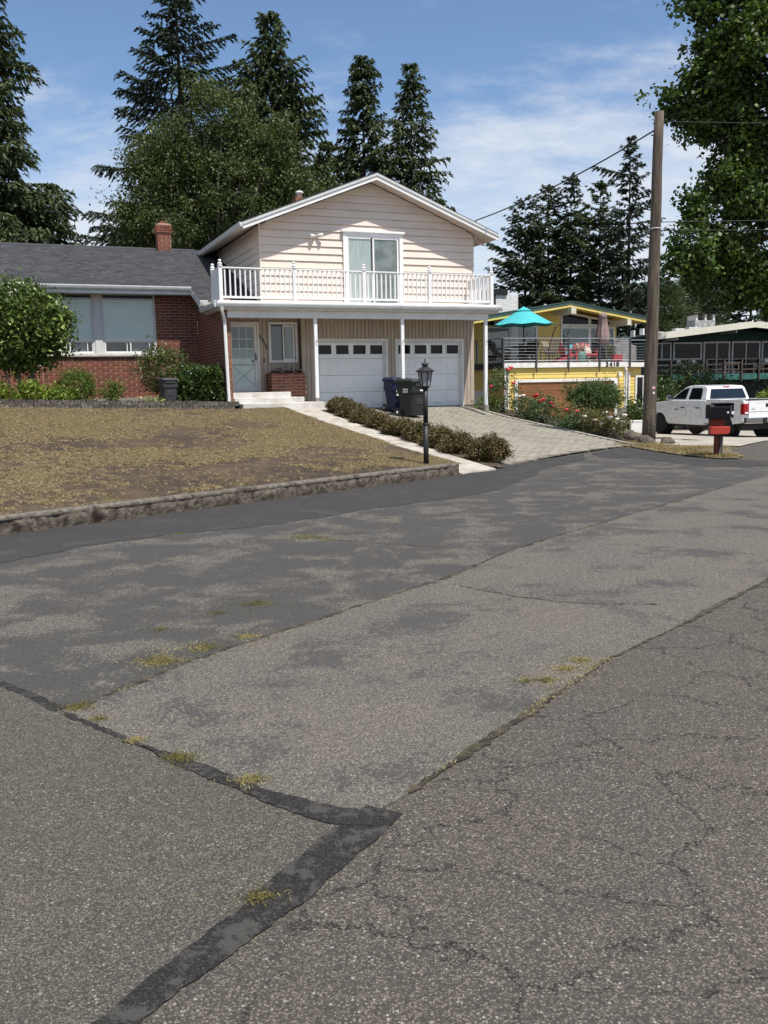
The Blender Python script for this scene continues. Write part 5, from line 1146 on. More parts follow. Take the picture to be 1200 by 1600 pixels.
# ---------------------------------------------------------------- pickup truck
def truck():
    fx = Vector((-.321, .947, 0)); ang = math.atan2(fx.y, fx.x); c = Vector((11.8, 32.7, 0)); c.z = zr(c.x, c.y) + .024
    t = empty('pickup_truck', c, ang, 'white crew cab pickup truck parked on the neighbouring driveway', 'truck')
    mw = M('car_paint', (.80, .80, .79), .22, spec=.5, coat=.6); mch = M('chrome', (.62, .62, .62), .12, metal=1.); mblk = M('black_plastic', (.015, .015, .016), .5); mty = M('tyre', (.016, .016, .017), .85); mgl = M('car_glass', (.008, .009, .012), .03, spec=.9); mrd = M('tail_red', (.32, .006, .010), .15, spec=.7)
    def arc(cx, r, z0, n=12):
        a0 = math.asin((z0 - .40) / r); return [(cx + r * math.cos(a0 + (PI - 2 * a0) * k / n), .40 + r * math.sin(a0 + (PI - 2 * a0) * k / n)) for k in range(n + 1)]
    WF, WR_ = 1.80, -1.77; zb_ = .50
    def side_prof(xa, xb, top): return top
    hw = .985
    # cab + front body, extruded with shoulder taper
    def tapered(name, prof, hw0, hw1, zsh, mat):
        mb = MB(); n = len(prof); V = []
        def wd(z): return hw0 if z < zsh else hw0 + (hw1 - hw0) * (z - zsh) / .35
        V = [(x, -wd(z), z) for x, z in prof] + [(x, wd(z), z) for x, z in prof]
        mb.add(V, [tuple(range(n)), tuple(range(n, 2 * n))[::-1]] + [(i, n + i, n + (i + 1) % n, (i + 1) % n) for i in range(n)])
        return mb.build(name, mat, t, bevel=.025, seg=3)
    front = [(-.80, zb_), (-.80, 1.36), (1.15, 1.36), (1.30, 1.33), (2.1, 1.25), (2.55, 1.16), (2.68, 1.02), (2.70, .62), (2.62, .50)] + arc(WF, .47, .50)
    tapered('body', front, hw, .93, 1.15, mw)
    bed = [(-2.72, .60), (-2.74, 1.30), (-2.72, 1.36), (-.83, 1.36), (-.83, .52)] + arc(WR_, .47, .52)
    tapered('cargo_bed', bed, hw, .965, 1.2, mw)
    box('bed_floor', mblk, t, -2.68, -.86, -.86, .86, 1.365, 1.372)
    for s in (-1, 1): MB().box(-2.70, -.84, s * .93 - .045, s * .93 + .045, 1.36, 1.40).build('bed_rail', mw, t, bevel=.012)
    # greenhouse
    zg, zt_ = 1.36, 1.90; B = {'rb': -.80, 'rt': -.62, 'ft': .42, 'fb': 1.22}
    hb, ht = .93, .76
    prof = [(-.80, 1.34), (-.68, 1.82), (-.58, 1.89), (-.1, 1.925), (.35, 1.90), (.55, 1.82), (1.28, 1.34)]
    mb = MB(); n = len(prof)
    def wg(z): return hb + (ht - hb) * (z - 1.34) / .56
    V = [(x, -wg(z), z) for x, z in prof] + [(x, wg(z), z) for x, z in prof]
    mb.add(V, [tuple(range(n)), tuple(range(n, 2 * n))[::-1]] + [(i, n + i, n + (i + 1) % n, (i + 1) % n) for i in range(n)]); mb.build('cab', mw, t, bevel=.03, seg=3)
    def side_glass(pts, s, name='window'):
        V = [(x, s * (wg(z) + .006), z) for x, z in pts]; Vi = [(x, s * (wg(z) - .012), z) for x, z in pts]; k = len(pts)
        MB().add(V + Vi, [tuple(range(k))] + [(i, (i + 1) % k, k + (i + 1) % k, k + i) for i in range(k)]).build(name, mgl, t)
    for s in (-1, 1):
        side_glass([(.32, 1.40), (1.10, 1.40), (.98, 1.48), (.58, 1.76), (.42, 1.81), (.28, 1.82)], s); side_glass([(-.52, 1.40), (.16, 1.40), (.13, 1.82), (-.40, 1.82), (-.47, 1.76)], s)
        for x0, x1 in ((.235, 1.15), (-.58, .215)):
            d_ = MB(); w_ = hw + .004
            fr = [(x0, .60), (x1, .60), (x1, 1.14), (x1 - .02, 1.16), (x0, 1.16)]
            MB().prism(fr, 1, s * (hw - .002), s * (hw + .006)).build('door', mw, t, bevel=.004)
            MB().box(x0 + .06, x0 + .26, s * (hw + .006) - .015, s * (hw + .006) + .018, 1.06, 1.10).build('door_handle', mblk, t, bevel=.006)
        m_ = MB().box(1.02, 1.12, s * 1.10 - .08, s * 1.10 + .08, 1.38, 1.56).build('mirror', mch, t, bevel=.03); MB().box(1.06, 1.12, s * .99 - .10, s * .99 + .10, 1.42, 1.47).build('mirror_arm', mblk, m_)
    def flat(name, q, mat, off=.008):
        q = [Vector(p) for p in q]; nn = (q[1] - q[0]).cross(q[2] - q[0]).normalized() * off; MB().hexa([p for p in q] + [p + nn for p in q]).build(name, mat, t, bevel=.003)
    flat('rear_window', [(-.795, .76, 1.43), (-.795, -.76, 1.43), (-.708, -.66, 1.775), (-.708, .66, 1.775)], mgl, .012)
    flat('windshield', [(1.21, -.80, 1.395), (1.21, .80, 1.395), (.62, .70, 1.79), (.62, -.70, 1.79)], mgl, .012)
    flat('brake_lamp', [(-.672, .14, 1.83), (-.672, -.14, 1.83), (-.645, -.14, 1.865), (-.645, .14, 1.865)], mrd, .014)
    # tailgate and rear
    tg = MB().box(-2.775, -2.735, -.80, .80, .74, 1.36).build('tailgate', mw, t, bevel=.012); MB().box(-2.785, -2.774, -.80, .80, .98, 1.0).build('crease', m_gutter, tg)
    MB().box(-2.785, -2.773, -.13, .13, 1.14, 1.26).build('tailgate_handle', mblk, tg, bevel=.004); MB().box(-2.780, -2.774, .58, .68, 1.06, 1.085).build('badge', mch, tg)
    for s in (-1, 1):
        tl = MB().box(-2.79, -2.60, s * .90 - .095, s * .90 + .098, .88, 1.26).build('tail_lamp', mrd, t, bevel=.02); MB().box(-2.797, -2.785, s * .90 - .06, s * .90 + .06, .91, .97).build('reverse_lens', m_white, tl, bevel=.004)
        MB().box(-2.80, -2.70, s * .90 - .09, s * .90 + .09, .90, .90).build('lamp_edge', mrd, tl)
    bp = MB().prism([(-.99, .56), (.99, .56), (.99, .78), (-.99, .78)], 0, -2.92, -2.76).build('rear_bumper', mch, t, bevel=.03); MB().box(-2.935, -2.915, -.34, .34, .57, .76).build('bumper_step', mblk, bp)
    pl_ = MB().box(-2.945, -2.934, -.17, .17, .60, .755).build('number_plate', m_white, bp); MB().box(-2.948, -2.944, -.10, .10, .655, .70).build('plate_text', M('plate_blue', (.12, .30, .50), .5), bp)
    MB().box(2.64, 2.78, -.97, .97, .48, .72).build('front_bumper', mch, t, bevel=.04)
    MB().box(-2.5, 2.4, -.80, .80, .34, .52).build('chassis', mblk, t); MB().box(-.78, 1.28, -.97, .97, .44, .56).build('sill', mw, t, bevel=.02)
    MB().tube([(-2.4, -.3, .42), (-1.2, -.3, .42)], .09, 8).build('exhaust', mblk, t)
    for x in (WF, WR_):
        for s in (-1, 1):
            w = empty('wheel_anchor', parent=t) if False else MB().lathe([(.25, -.13), (.36, -.125), (.40, -.09), (.405, 0), (.40, .09), (.36, .125), (.25, .13)], 32, (x, s * .84, .405), 1).build('wheel', mty, t, True)
            MB().lathe([(.0, s * .10), (.07, s * .115), (.09, s * .09), (.20, s * .075), (.235, s * .12), (.255, s * .128), (.255, s * .10)], 24, (x, s * .84, .405), 1).build('rim', mch, w, True)
            MB().lathe([(.46, -.06), (.47, -.06), (.47, .06), (.46, .06)], 24, (x, s * .70, .40), 1).build('wheel_well', mblk, t)
    t.scale = (1, 1, .925)
    MB().box(.62, .86, hw + .005, hw + .009, .98, 1.03).build('badge', mch, t)
    MB().box(-.1, .1, -.1, .1, 1.925, 1.945).build('roof_antenna', mblk, t, bevel=.01)
truck()
# ================================================================== YELLOW HOUSE (same axes as the main house)
m_yel = M('yellow_siding', (.70, .50, .155), .65, (.64, .455, .14), sc=2., obj=.03, stretch=(1, 1, 5))
m_yw = M('yellow_house_trim', (.76, .74, .69), .5); m_beam = M('cream_beam', (.62, .56, .44), .6)
m_cedar = M('garage_cedar', (.24, .095, .035), .6, (.19, .072, .027), sc=2., stretch=(.6, 1, 9), obj=.1)
m_groof = M('green_roof', (.05, .085, .075), .7, (.04, .07, .06), sc=4.); m_steel = M('rail_steel', (.10, .105, .11), .4, metal=.6); m_cable = M('rail_cable', (.55, .56, .57), .35, metal=.8)
m_stn = M('stone_veneer', (.24, .22, .20), .95, (.13, .12, .11), sc=5., bump=.8, bsc=9)
Y = empty('yellow_house', HO, HYAW, 'yellow two storey house with cable railed deck over a wooden garage door, number 3418', 'house')
GB = -.62
yb = MB().box(4.6, 10.72, 6.03, 14., GB - .4, 2.22).build('garage_block', m_yel, Y)
def laps(par, u0, u1, z0, z1, y, ex=.15, mat=m_yel, holes=None):
    z = z0
    while z < z1 - .02:
        zt = min(z + ex + .008, z1)
        segs = [(u0, u1)]
        if holes and z < holes[3] and zt > holes[2]: segs = [(u0, holes[0]), (holes[1], u1)]
        for a, b in segs:
            if b - a > .05: MB().hexa([(a, y - .024, z), (b, y - .024, z), (b, y + .01, z), (a, y + .01, z), (a, y - .006, zt), (b, y - .006, zt), (b, y + .01, zt), (a, y + .01, zt)]).build('siding_board', mat, par)
        z += ex
laps(yb, 4.68, 10.62, .45, 2.22, 6.03, holes=(5.08, 10.24, -1, 1.72))
for u in (4.6, 10.62): box('corner_board', m_yw, yb, u - .01, u + .11, 5.985, 6.05, .4, 2.22)
box('stone_base', m_stn, yb, 10.2, 10.75, 5.96, 6.04, GB - .3, .42); box('stone_base', m_stn, yb, 4.58, 5.1, 5.96, 6.04, GB - .3, .42)
yg = MB().box(5.2, 10.05, 6.02, 6.024, GB, 1.62).build('garage_door', m_metal, Y)
for k in range(4):
    z0 = GB + .02 + k * .558; s = box('section', m_cedar, yg, 5.2, 10.05, 6.0, 6.019, z0, z0 + .552)
    for q in range(3): box('plank', m_cedar, s, 5.2, 10.05, 5.992, 6.0005, z0 + .004 + q * .183, z0 + .004 + q * .183 + .176)
tm = MB(); tm.box(5.06, 5.2, 5.94, 6.03, GB, 1.62); tm.box(10.05, 10.22, 5.94, 6.03, GB, 1.62); tm.box(5.06, 10.22, 5.938, 6.03, 1.62, 1.74); tm.build('door_trim', m_yw, yg, bevel=.006)
# left side wall with door
box('side_wall', m_yel, Y, 4.585, 4.6, 6.0, 14, -.4, 2.2)
sdn = box('side_door', m_door, Y, 4.55, 4.584, 7.6, 8.7, -.3, 1.30); box('door_panel', m_door, sdn, 4.54, 4.55, 7.72, 8.58, -.15, 1.18)
# right lower part
rb = MB().box(10.72, 12.6, 7.4, 13, -.7, 2.22).build('side_block', m_yel, Y); laps(rb, 10.75, 12.55, .3, 2.2, 7.4)
for (a, b, z0, z1) in ((11.35, 11.95, .72, 2.0), (12.25, 12.75, .3, 1.85)):
    w = frame4(MB(), a, b, z0, z1, .09, 7.33, 7.38).build('window', m_yw, Y); box('pane', m_darkglass, w, a + .09, b - .09, 7.355, 7.36, z0 + .09, z1 - .09)
# deck
dk = MB().box(4.5, 10.78, 5.95, 9.2, 2.36, 2.44).build('deck', M('deck_boards', (.22, .20, .17), .8), Y); box('deck_part', m_yw, dk, 10.78, 12.9, 7.2, 9.2, 2.36, 2.44)
MB().box(4.5, 10.80, 5.90, 5.95, 2.23, 2.445).build('fascia', m_yw, dk); MB().box(4.45, 4.5, 5.90, 9.2, 2.20, 2.445).build('fascia', m_steel, dk); MB().box(10.8, 12.95, 7.15, 7.2, 2.23, 2.445).build('fascia', m_yw, dk)
for ch, u in zip('3418', (9.62, 9.82, 10.0, 10.17)): link('house_number', text_mesh(ch, .30, .006, m_metal), Y, (u, 5.885, 2.235), (PI / 2, 0, 0))
def crail(par, p0, p1, n, zt=3.44, zb_=2.23):
    p0, p1 = Vector(p0), Vector(p1)
    for k in range(n + 1):
        p = p0.lerp(p1, k / n); MB().box(p.x - .035, p.x + .035, p.y - .035, p.y + .035, zb_ - .02, zt).build('rail_post', m_steel, par)
    MB().bar(p0 + Vector((0, 0, zt)), p1 + Vector((0, 0, zt)), .05, .03).build('top_rail', m_cable, par)
    for k in range(7): MB().tube([p0 + Vector((0, 0, 2.52 + k * .125)), p1 + Vector((0, 0, 2.52 + k * .125))], .004 if k else .016, 5).build('cable', m_cable, par)
crail(dk, (4.47, 5.87, 0), (10.80, 5.87, 0), 4); crail(dk, (4.45, 5.9, 0), (4.45, 10.3, 0), 2); crail(dk, (10.8, 7.12, 0), (12.9, 7.12, 0), 1)
for u in (6.05, 7.63, 9.21): box('rail_bracket', m_metal, dk, u - .02, u + .02, 5.84, 5.86, 2.0, 2.3)
g_ = MB().tube([(4.75, 5.96, 2.18), (4.75, 5.9, 2.1), (4.75, 5.95, 2.0), (4.75, 5.97, -.4)], .05, 6).build('downspout', m_yw, Y); MB().tube([(10.62, 5.96, 2.2), (10.66, 5.90, 2.1), (10.70, 5.95, 1.95), (10.70, 5.96, .5)], .045, 6).build('downspout', m_yw, Y)
lt = MB().box(10.25, 10.38, 5.88, 6.02, 1.88, 2.0).build('wall_lamp', m_yw, Y); MB().lathe([(.02, -.09), (.07, -.08), (.08, .0), (.03, .03)], 10, (10.32, 5.90, 1.86)).build('lamp_shade', m_yw, lt)
# upper storey
UV = 9.2
uw = MB().prism([(5.15, 2.4), (12.55, 2.4), (12.55, 4.42), (9.15, 4.98), (5.15, 4.40)], 1, UV + .03, 15).build('upper_wall', m_yel, Y)
laps(uw, 5.2, 9.25, 2.45, 4.45, UV + .03, .14); laps(uw, 8.1, 9.25, 4.45, 4.85, UV + .03, .14)
YR = lambda u: 5.17 - .155 * abs(u - 9.15)
def ysl(a, b, d0, d1, v0, v1): return MB().hexa([(a, v0, YR(a) + d0), (b, v0, YR(b) + d0), (b, v1, YR(b) + d0), (a, v1, YR(a) + d0), (a, v0, YR(a) + d1), (b, v0, YR(b) + d1), (b, v1, YR(b) + d1), (a, v1, YR(a) + d1)])
yr = ysl(4.2, 9.15, -.10, 0, 8.0, 15.5).build('roof', m_yel, Y); ysl(9.15, 13.9, -.10, 0, 8.0, 15.5).build('roof_deck', m_yel, yr)
for a, b in ((4.2, 9.15), (9.15, 13.9)):
    ysl(a, b, .0, .035, 7.95, 15.5).build('roof_edge', m_groof, yr); ysl(a, b, -.13, -.0, 7.97, 8.02).build('fascia', m_groof, yr); ysl(a, b, -.24, -.131, 7.99, 8.03).build('fascia_trim', m_yel, yr)
MB().box(9.02, 9.28, 7.75, 9.4, 4.62, 4.93).build('ridge_beam', m_beam, yr); MB().box(12.1, 12.32, 7.8, 9.3, 4.15, 4.42).build('side_beam', m_beam, yr); MB().box(5.9, 6.1, 7.8, 9.3, 4.2, 4.46).build('side_beam', m_beam, yr)
m_teal = M('teal_curtain', (.10, .155, .155), .8, (.07, .11, .11), sc=6., stretch=(8, 8, .3))
def ywin(a, b, z0, z1, cz, par=Y, mat=None):
    w = frame4(MB(), a, b, z0, z1, .09, UV - .04, UV + .02).build('window', m_yw, par); box('interior', mat or m_teal, w, a + .09, b - .09, UV + .005, UV + .01, z0 + .09, z1 - .09); box('pane', m_glass, w, a + .09, b - .09, UV - .012, UV - .008, z0 + .09, z1 - .09)
    return w
ywin(9.42, 11.0, 2.46, 4.16, 0); ywin(10.98, 12.4, 2.46, 4.16, 0, mat=M('room_teal', (.04, .055, .055), .8))
for (a, b, za, zb2) in ((9.42, 11.0, 4.86, 4.62), (10.98, 12.4, 4.62, 4.42)):
    w = MB().prism([(a, 4.18), (b, 4.18), (b, zb2), (a, za)], 1, UV - .02, UV + .015).build('clerestory', m_yw, Y); MB().prism([(a + .09, 4.27), (b - .09, 4.27), (b - .09, zb2 - .07), (a + .09, za - .10)], 1, UV - .03, UV - .019).build('pane', m_darkglass, w)
ywin(7.05, 8.15, 2.46, 4.2, 0, mat=M('slider_grey', (.16, .19, .185), .7, (.09, .11, .11), sc=3)); ywin(5.35, 6.75, 3.0, 4.15, 0, mat=M('reflect_grey', (.30, .33, .33), .6, (.2, .22, .22), sc=2)); ywin(5.35, 6.75, 2.5, 2.95, 0, mat=m_dark)
box('door_post', m_yw, Y, 6.74, 7.06, UV - .06, UV + .02, 2.44, 4.25)
MB().prism([(5.3, 4.2), (8.1, 4.2), (8.1, 4.72), (5.3, 4.32)], 1, UV - .01, UV + .02).build('clerestory', m_dark, Y)
wc = MB().box(8.2, 9.75, 13.6, 14.6, 4.6, 6.0).build('stone_chimney', M('white_stone', (.70, .69, .67), .9, (.52, .51, .49), sc=5., bump=1., bsc=6, stretch=(1, 1, 3)), Y); MB().box(8.1, 9.1, 13.5, 14.7, 6.0, 6.28).build('chimney_cap', m_dark, wc); MB().box(8.15, 8.45, 13.55, 13.62, 4.6, 6.0).build('chimney_side', m_bgrey, wc)
# ---------------------------------------------------------------- things on the yellow deck
DZ = 2.445
def dpt(u, v): return house_pt(u, v, DZ)
m_turq = M('turquoise_canvas', (.06, .42, .44), .7, (.05, .37, .39), sc=4.); m_iron = M('patio_iron', (.02, .019, .018), .5); m_sling = M('brown_sling', (.21, .165, .12), .8, (.17, .13, .095), sc=4.); m_redp = M('adirondack_red', (.40, .045, .06), .45, (.34, .038, .05), sc=3.)
def parasol():
    t = empty('patio_umbrella', dpt(6.30, 7.3), HYAW, 'open turquoise patio umbrella above the deck table', 'umbrella'); MB().tube([(0, 0, 0), (0, 0, 2.32)], .026, 8).build('pole', m_iron, t, True)
    n, m = 8, 6; R, zt, zr_ = 1.36, 2.34, 1.60; rings = []; V = [(0, 0, zt)]; F = []
    for i in range(1, m + 1):
        f = i / m
        for j in range(n * 4):
            a = 2 * PI * j / (n * 4); sc = 1 - .035 * f * (1 - math.cos(n * a)) ; z = zt + (zr_ - zt) * (f ** 1.08) + .03 * f * (1 - math.cos(n * a)) * (1 if i == m else .5); V.append((R * f * sc * math.cos(a), R * f * sc * math.sin(a), z))
    k = n * 4
    for j in range(k): F.append((0, 1 + j, 1 + (j + 1) % k))
    for i in range(m - 1):
        for j in range(k): F.append((1 + i * k + j, 1 + (i + 1) * k + j, 1 + (i + 1) * k + (j + 1) % k, 1 + i * k + (j + 1) % k))
    c = MB().add(V, F).build('canopy', m_turq, t); sl = c.modifiers.new('thick', 'SOLIDIFY'); sl.thickness = .012; c.rotation_euler = (0, 0, .2)
    V2 = [(p[0] * .30 / (R / 6 * 2) * 1.25, p[1] * .30 / (R / 6 * 2) * 1.25, p[2]) for p in V[:0]]
    MB().lathe([(.01, 2.42), (.03, 2.40), (.05, 2.385), (.34, 2.23), (.335, 2.215)], 16).build('vent_cap', m_turq, t)
    for j in range(8): a = 2 * PI * j / 8 + .2; MB().tube([(0, 0, 2.27), (R * .95 * math.cos(a), R * .95 * math.sin(a), 1.60)], .009, 4).build('rib', m_iron, t)
parasol()
tb = empty('patio_table', dpt(6.35, 7.3), HYAW, 'dark iron patio table under the turquoise umbrella', 'table'); MB().lathe([(.60, .68), (.62, .69), (.62, .71), (.60, .72)], 24).build('tabletop', m_iron, tb)
for a in range(4): MB().tube([(.15 * math.cos(a * PI / 2 + .6), .15 * math.sin(a * PI / 2 + .6), .68), (.3 * math.cos(a * PI / 2 + .6), .3 * math.sin(a * PI / 2 + .6), .35), (.5 * math.cos(a * PI / 2 + .6), .5 * math.sin(a * PI / 2 + .6), 0)], .02, 5).build('leg', m_iron, tb)
def pchair(lab, u, v, rz, mseat, lean=.22, name='patio_chair', hb=.98):
    t = empty(name, dpt(u, v), rz, lab, 'chair', 'chairs on the deck')
    MB().bar((0, -.24, .42), (0, .24, .40), .50, .035).build('seat', mseat, t); MB().bar((0, .24, .42), (0, .24 + lean * 1.2, hb), .50, .03).build('backrest', mseat, t)
    for s in (-1, 1):
        MB().tube([(s * .26, -.26, 0), (s * .26, -.24, .62), (s * .26, .2, .66), (s * .26, .33, .62)], .018, 5).build('arm', m_iron, t); MB().tube([(s * .26, .26, 0), (s * .26, .22, .42), (s * .26, .24 + lean * 1.2, hb)], .018, 5).build('leg', m_iron, t)
    return t
pchair('black patio chair left of the table, seen from the side', 5.0, 7.0, HYAW + 1.45, m_iron, .30); pchair('black patio chair behind the table at its left', 5.65, 8.0, HYAW + .7, m_iron); pchair('black patio chair at the right of the table', 6.95, 7.9, HYAW - .9, m_iron)
pchair('brown sling chair turned away behind the railing, left of the ring chair', 7.20, 6.7, HYAW + 3.3, m_sling, .16); pchair('low tan sling chair inside the ring chair frame', 8.0, 7.6, HYAW + .4, m_sling)
def adirondack(lab, u, v, rz, pillow):
    t = empty('adirondack_chair', dpt(u, v), rz, lab, 'chair', 'red wooden chairs on the deck')
    for k in range(5): s = MB().bar((-.24 + k * .12, -.30, .38), (-.24 + k * .12, .20, .30), .105, .02).build('seat_slat', m_redp, t)
    for k in range(6): MB().bar((-.25 + k * .10, .20, .28), (-.36 + k * .144, .48, .84 + .05 * math.sin(PI * k / 5)), .095, .018).build('back_slat', M('pink_slat', (.62, .36, .36), .5) if k == 1 else m_redp, t)
    for s in (-1, 1):
        MB().bar((s * .36, -.36, .56), (s * .36, .34, .56), .12, .02).build('arm', m_redp, t); MB().box(s * .34 - .02, s * .34 + .02, -.34, -.26, 0, .55).build('leg', m_redp, t); MB().bar((s * .31, -.30, .36), (s * .31, .52, .08), .025, .11).build('leg', m_redp, t)
    MB().box(-.34, .34, -.335, -.31, .30, .40).build('apron', m_redp, t)
    if pillow:
        p = MB().lathe([(.0, -.06), (.14, -.055), (.22, -.02), (.22, .02), (.14, .055), (.0, .06)], 14).build('cushion', M('cushion', (.62, .56, .46), .9, (.20, .17, .14), sc=9., stretch=(1, 6, 6)), None, True)
        p.location = house_pt(u, v, DZ) + (HV * .05 if False else Vector((0, 0, .50))); p.rotation_euler = (1.1, 0, rz); p.scale = (1.1, 1.1, 1.1); tag(p, 'patterned pillow lying on the right red chair', 'pillow')
    return t
adirondack('red wooden lounge chair facing the street with a pillow on it', 9.53, 7.3, HYAW - .1, True); adirondack('red wooden lounge chair seen from the side under the ring chair', 8.15, 6.75, HYAW + 1.4, False)
t = empty('ring_chair_stand', dpt(8.1, 7.4), HYAW, 'tall curved dark metal stand of a hanging chair', 'chair stand'); pts = [(-.42 + .95 * (1 - math.cos(a)) * .55, .0, .18 + 1.50 * math.sin(a)) for a in np.linspace(-.15, 1.6, 14)]
MB().tube([(.2, 0, .02), (-.2, 0, .05)] + pts, .026, 7).build('stand', m_iron, t, True); MB().tube([(.45, .1, .25), (.30, .05, .8), (.55, 0, 1.4), (.66, 0, 1.62)], .02, 6).build('stand', m_iron, t, True); MB().lathe([(.45, 0), (.48, .02), (.45, .04)], 20).build('base_ring', m_iron, t)
tw = MB().box(-.13, .13, -.03, .03, .36, .82).build('beach_towel', M('aqua_towel', (.30, .68, .70), .9), None); tw.location = dpt(8.35, 7.2); tw.rotation_euler = (.25, .15, HYAW); tag(tw, 'aqua towel hung beside the ring chair', 'towel')
t = empty('garden_stool', dpt(8.85, 6.8), HYAW, 'green ribbed drum stool between the red chairs', 'stool'); MB().lathe([(.22, 0), (.25, .05), (.26, .25), (.25, .42), (.22, .46), (.0, .46)], 16).build('drum', M('stool_green', (.11, .22, .18), .5), t, True); MB().lathe([(.262, .12), (.268, .14), (.262, .16)], 16).build('rib', M('stool_band', (.07, .15, .12), .5), t)
flowers('deck_flowers', 'pot of peach and white flowers on the green stool', dpt(8.85, 6.8) + Vector((0, 0, .47)), 24, .2, .15, .25, L_rose, M('peach_petal', (.70, .36, .22), .6, (.75, .70, .62), sc=9.), 88)
t = empty('closed_umbrella', dpt(10.45, 7.4), HYAW, 'closed dusty pink patio umbrella at the right end of the deck', 'umbrella'); mcu = M('dusty_canvas', (.30, .215, .20), .85, (.22, .155, .145), sc=6., stretch=(5, 5, .4)); MB().tube([(0, 0, 0), (0, 0, 2.2)], .025, 8).build('pole', m_iron, t)
V, F = [], []; k = 24
for i, (z, r) in enumerate(((2.22, .02), (2.18, .17), (2.02, .19), (1.98, .16), (1.6, .20), (1.2, .27), (.95, .28), (.80, .16))):
    for j in range(k): a = 2 * PI * j / k; rr = r * (1 + .20 * math.cos(8 * a) * (i > 2)); V.append((rr * math.cos(a), rr * math.sin(a), z + (.05 * math.cos(8 * a) if i >= 6 else 0)))
for i in range(7):
    for j in range(k): F.append((i * k + j, i * k + (j + 1) % k, (i + 1) * k + (j + 1) % k, (i + 1) * k + j))
MB().add(V, F).build('canopy', mcu, t, True)
t = empty('red_cooler', dpt(10.55, 6.5), HYAW, 'small red box on the deck near the house number', 'cooler'); MB().box(-.22, .22, -.15, .15, 0, .26).build('body', m_redp, t, bevel=.01); MB().box(-.23, .23, -.16, .16, .26, .31).build('lid', m_redp, t, bevel=.01)
t = empty('potted_plant', dpt(11.25, 7.75), HYAW, 'teal pot with a yellow green plant at the deck corner', 'plant'); MB().lathe([(.12, 0), (.17, .2), (.19, .34), (.16, .34), (.15, .30)], 14).build('pot', M('teal_pot', (.05, .18, .17), .4), t, True); rng = np.random.default_rng(5); crown('leaves', [leaf_clumps(rng, rng.normal(0, .12, (14, 3)) + np.array((0, 0, .55)), 22, .2, (.09, .05))], L_rose2, t)
t = empty('covered_grill', dpt(11.95, 8.0), HYAW, 'grill under a grey cover at the right end of the deck', 'grill'); m_cov = M('grey_cover', (.20, .195, .19), .85, (.15, .146, .14), sc=3.)
MB().prism([(-.62, 0), (.62, 0), (.60, .75), (.34, .82), (.22, 1.02), (-.28, 1.04), (-.40, .85), (-.60, .78)], 1, -.32, .32).build('cover', m_cov, t, bevel=.04); MB().box(-.56, .56, -.34, -.319, .02, .08).build('hem', m_bgrey, t)
for k in range(3): wp = 0
# ================================================================== GREEN HOUSE
GX = empty('green_house', (16.1, 54.0, 0), math.radians(9.), 'dark green house with white roof edge and long railed deck behind the pickup', 'house')
m_gr = M('green_siding', (.020, .060, .048), .7, (.016, .05, .04), sc=2., obj=.08); m_gr2 = M('green_skirt', (.045, .165, .135), .7, (.035, .135, .11), sc=2., obj=.1); m_fas = M('cream_fascia', (.80, .77, .66), .5, (.74, .71, .60), sc=2.); m_rail = M('deck_rail_wood', (.075, .060, .055), .8, (.055, .045, .04), sc=4.)
GR = lambda x: 4.92 - .105 * abs(x - 6.05)
MB().prism([(.5, -1.2), (12.6, -1.2), (12.6, 3.95), (6.05, 4.62), (.5, 4.05)], 1, 1.8, 9).build('front_wall', m_gr, GX)
gw_ = MB().box(.5, 12.6, 1.76, 1.80, 1.9, 2.0).build('siding_base', m_gr, GX)
for k in range(40): MB().box(.5 + k * .3, .5 + k * .3 + .285, 1.775, 1.80, 1.95, 2.82).build('siding_plank', m_gr, gw_)
def gsl(a, b, d0, d1, v0, v1): return MB().hexa([(a, v0, GR(a) + d0), (b, v0, GR(b) + d0), (b, v1, GR(b) + d0), (a, v1, GR(a) + d0), (a, v0, GR(a) + d1), (b, v0, GR(b) + d1), (b, v1, GR(b) + d1), (a, v1, GR(a) + d1)])
gr_ = gsl(-.1, 6.05, -.12, 0, -.2, 10).build('roof', m_gr, GX); gsl(6.05, 13, -.12, 0, -.2, 10).build('roof_deck', m_gr, gr_)
for a, b in ((-.12, 6.05), (6.05, 13)): gsl(a, b, -.33, .02, -.26, -.2).build('fascia', m_fas, gr_); gsl(a, b, .0, .05, -.2, 10).build('roofing', M('pale_roofing', (.45, .44, .41), .8), gr_)
for x in (1.2, 4.9): MB().box(x, x + .08, -.1, 1.8, GR(x) - .5, GR(x) - .34).build('roof_beam', m_gutter, gr_)
for (a, b, z0, z1, mid) in ((.55, 1.78, 2.80, 3.85, True), (1.9, 3.75, 2.80, 3.85, False), (3.86, 5.6, 1.96, 3.87, True), (5.72, 7.6, 1.96, 3.87, True), (7.7, 9.6, 1.96, 3.87, True)):
    w = frame4(MB(), a, b, z0, z1, .09, 1.70, 1.77).build('window', m_trim, GX); box('pane', m_darkglass, w, a + .09, b - .09, 1.725, 1.735, z0 + .09, z1 - .09)
    if mid: box('mullion', m_trim, w, (a + b) / 2 - .035, (a + b) / 2 + .035, 1.70, 1.765, z0 + .09, z1 - .09)
gd = MB().box(-.4, 12.4, .0, 1.78, 1.84, 1.93).build('deck', m_rail, GX)
for k in range(42): MB().box(.95 + k * .25, .95 + k * .25 + .235, -.05, -.01, 1.56, 1.90).build('skirt_plank', m_gr2, gd)
for k in range(11): MB().box(-.3 + k * 1.12, -.3 + k * 1.12 + .10, -.14, -.055, 1.45, 2.80).build('rail_post', m_rail, gd)
for z0, h in ((2.74, .06), (2.42, .09), (2.12, .09)): MB().box(-.35, 12.3, -.052 - .0, -.01, z0, z0 + h).build('rail_board', m_rail, gd)
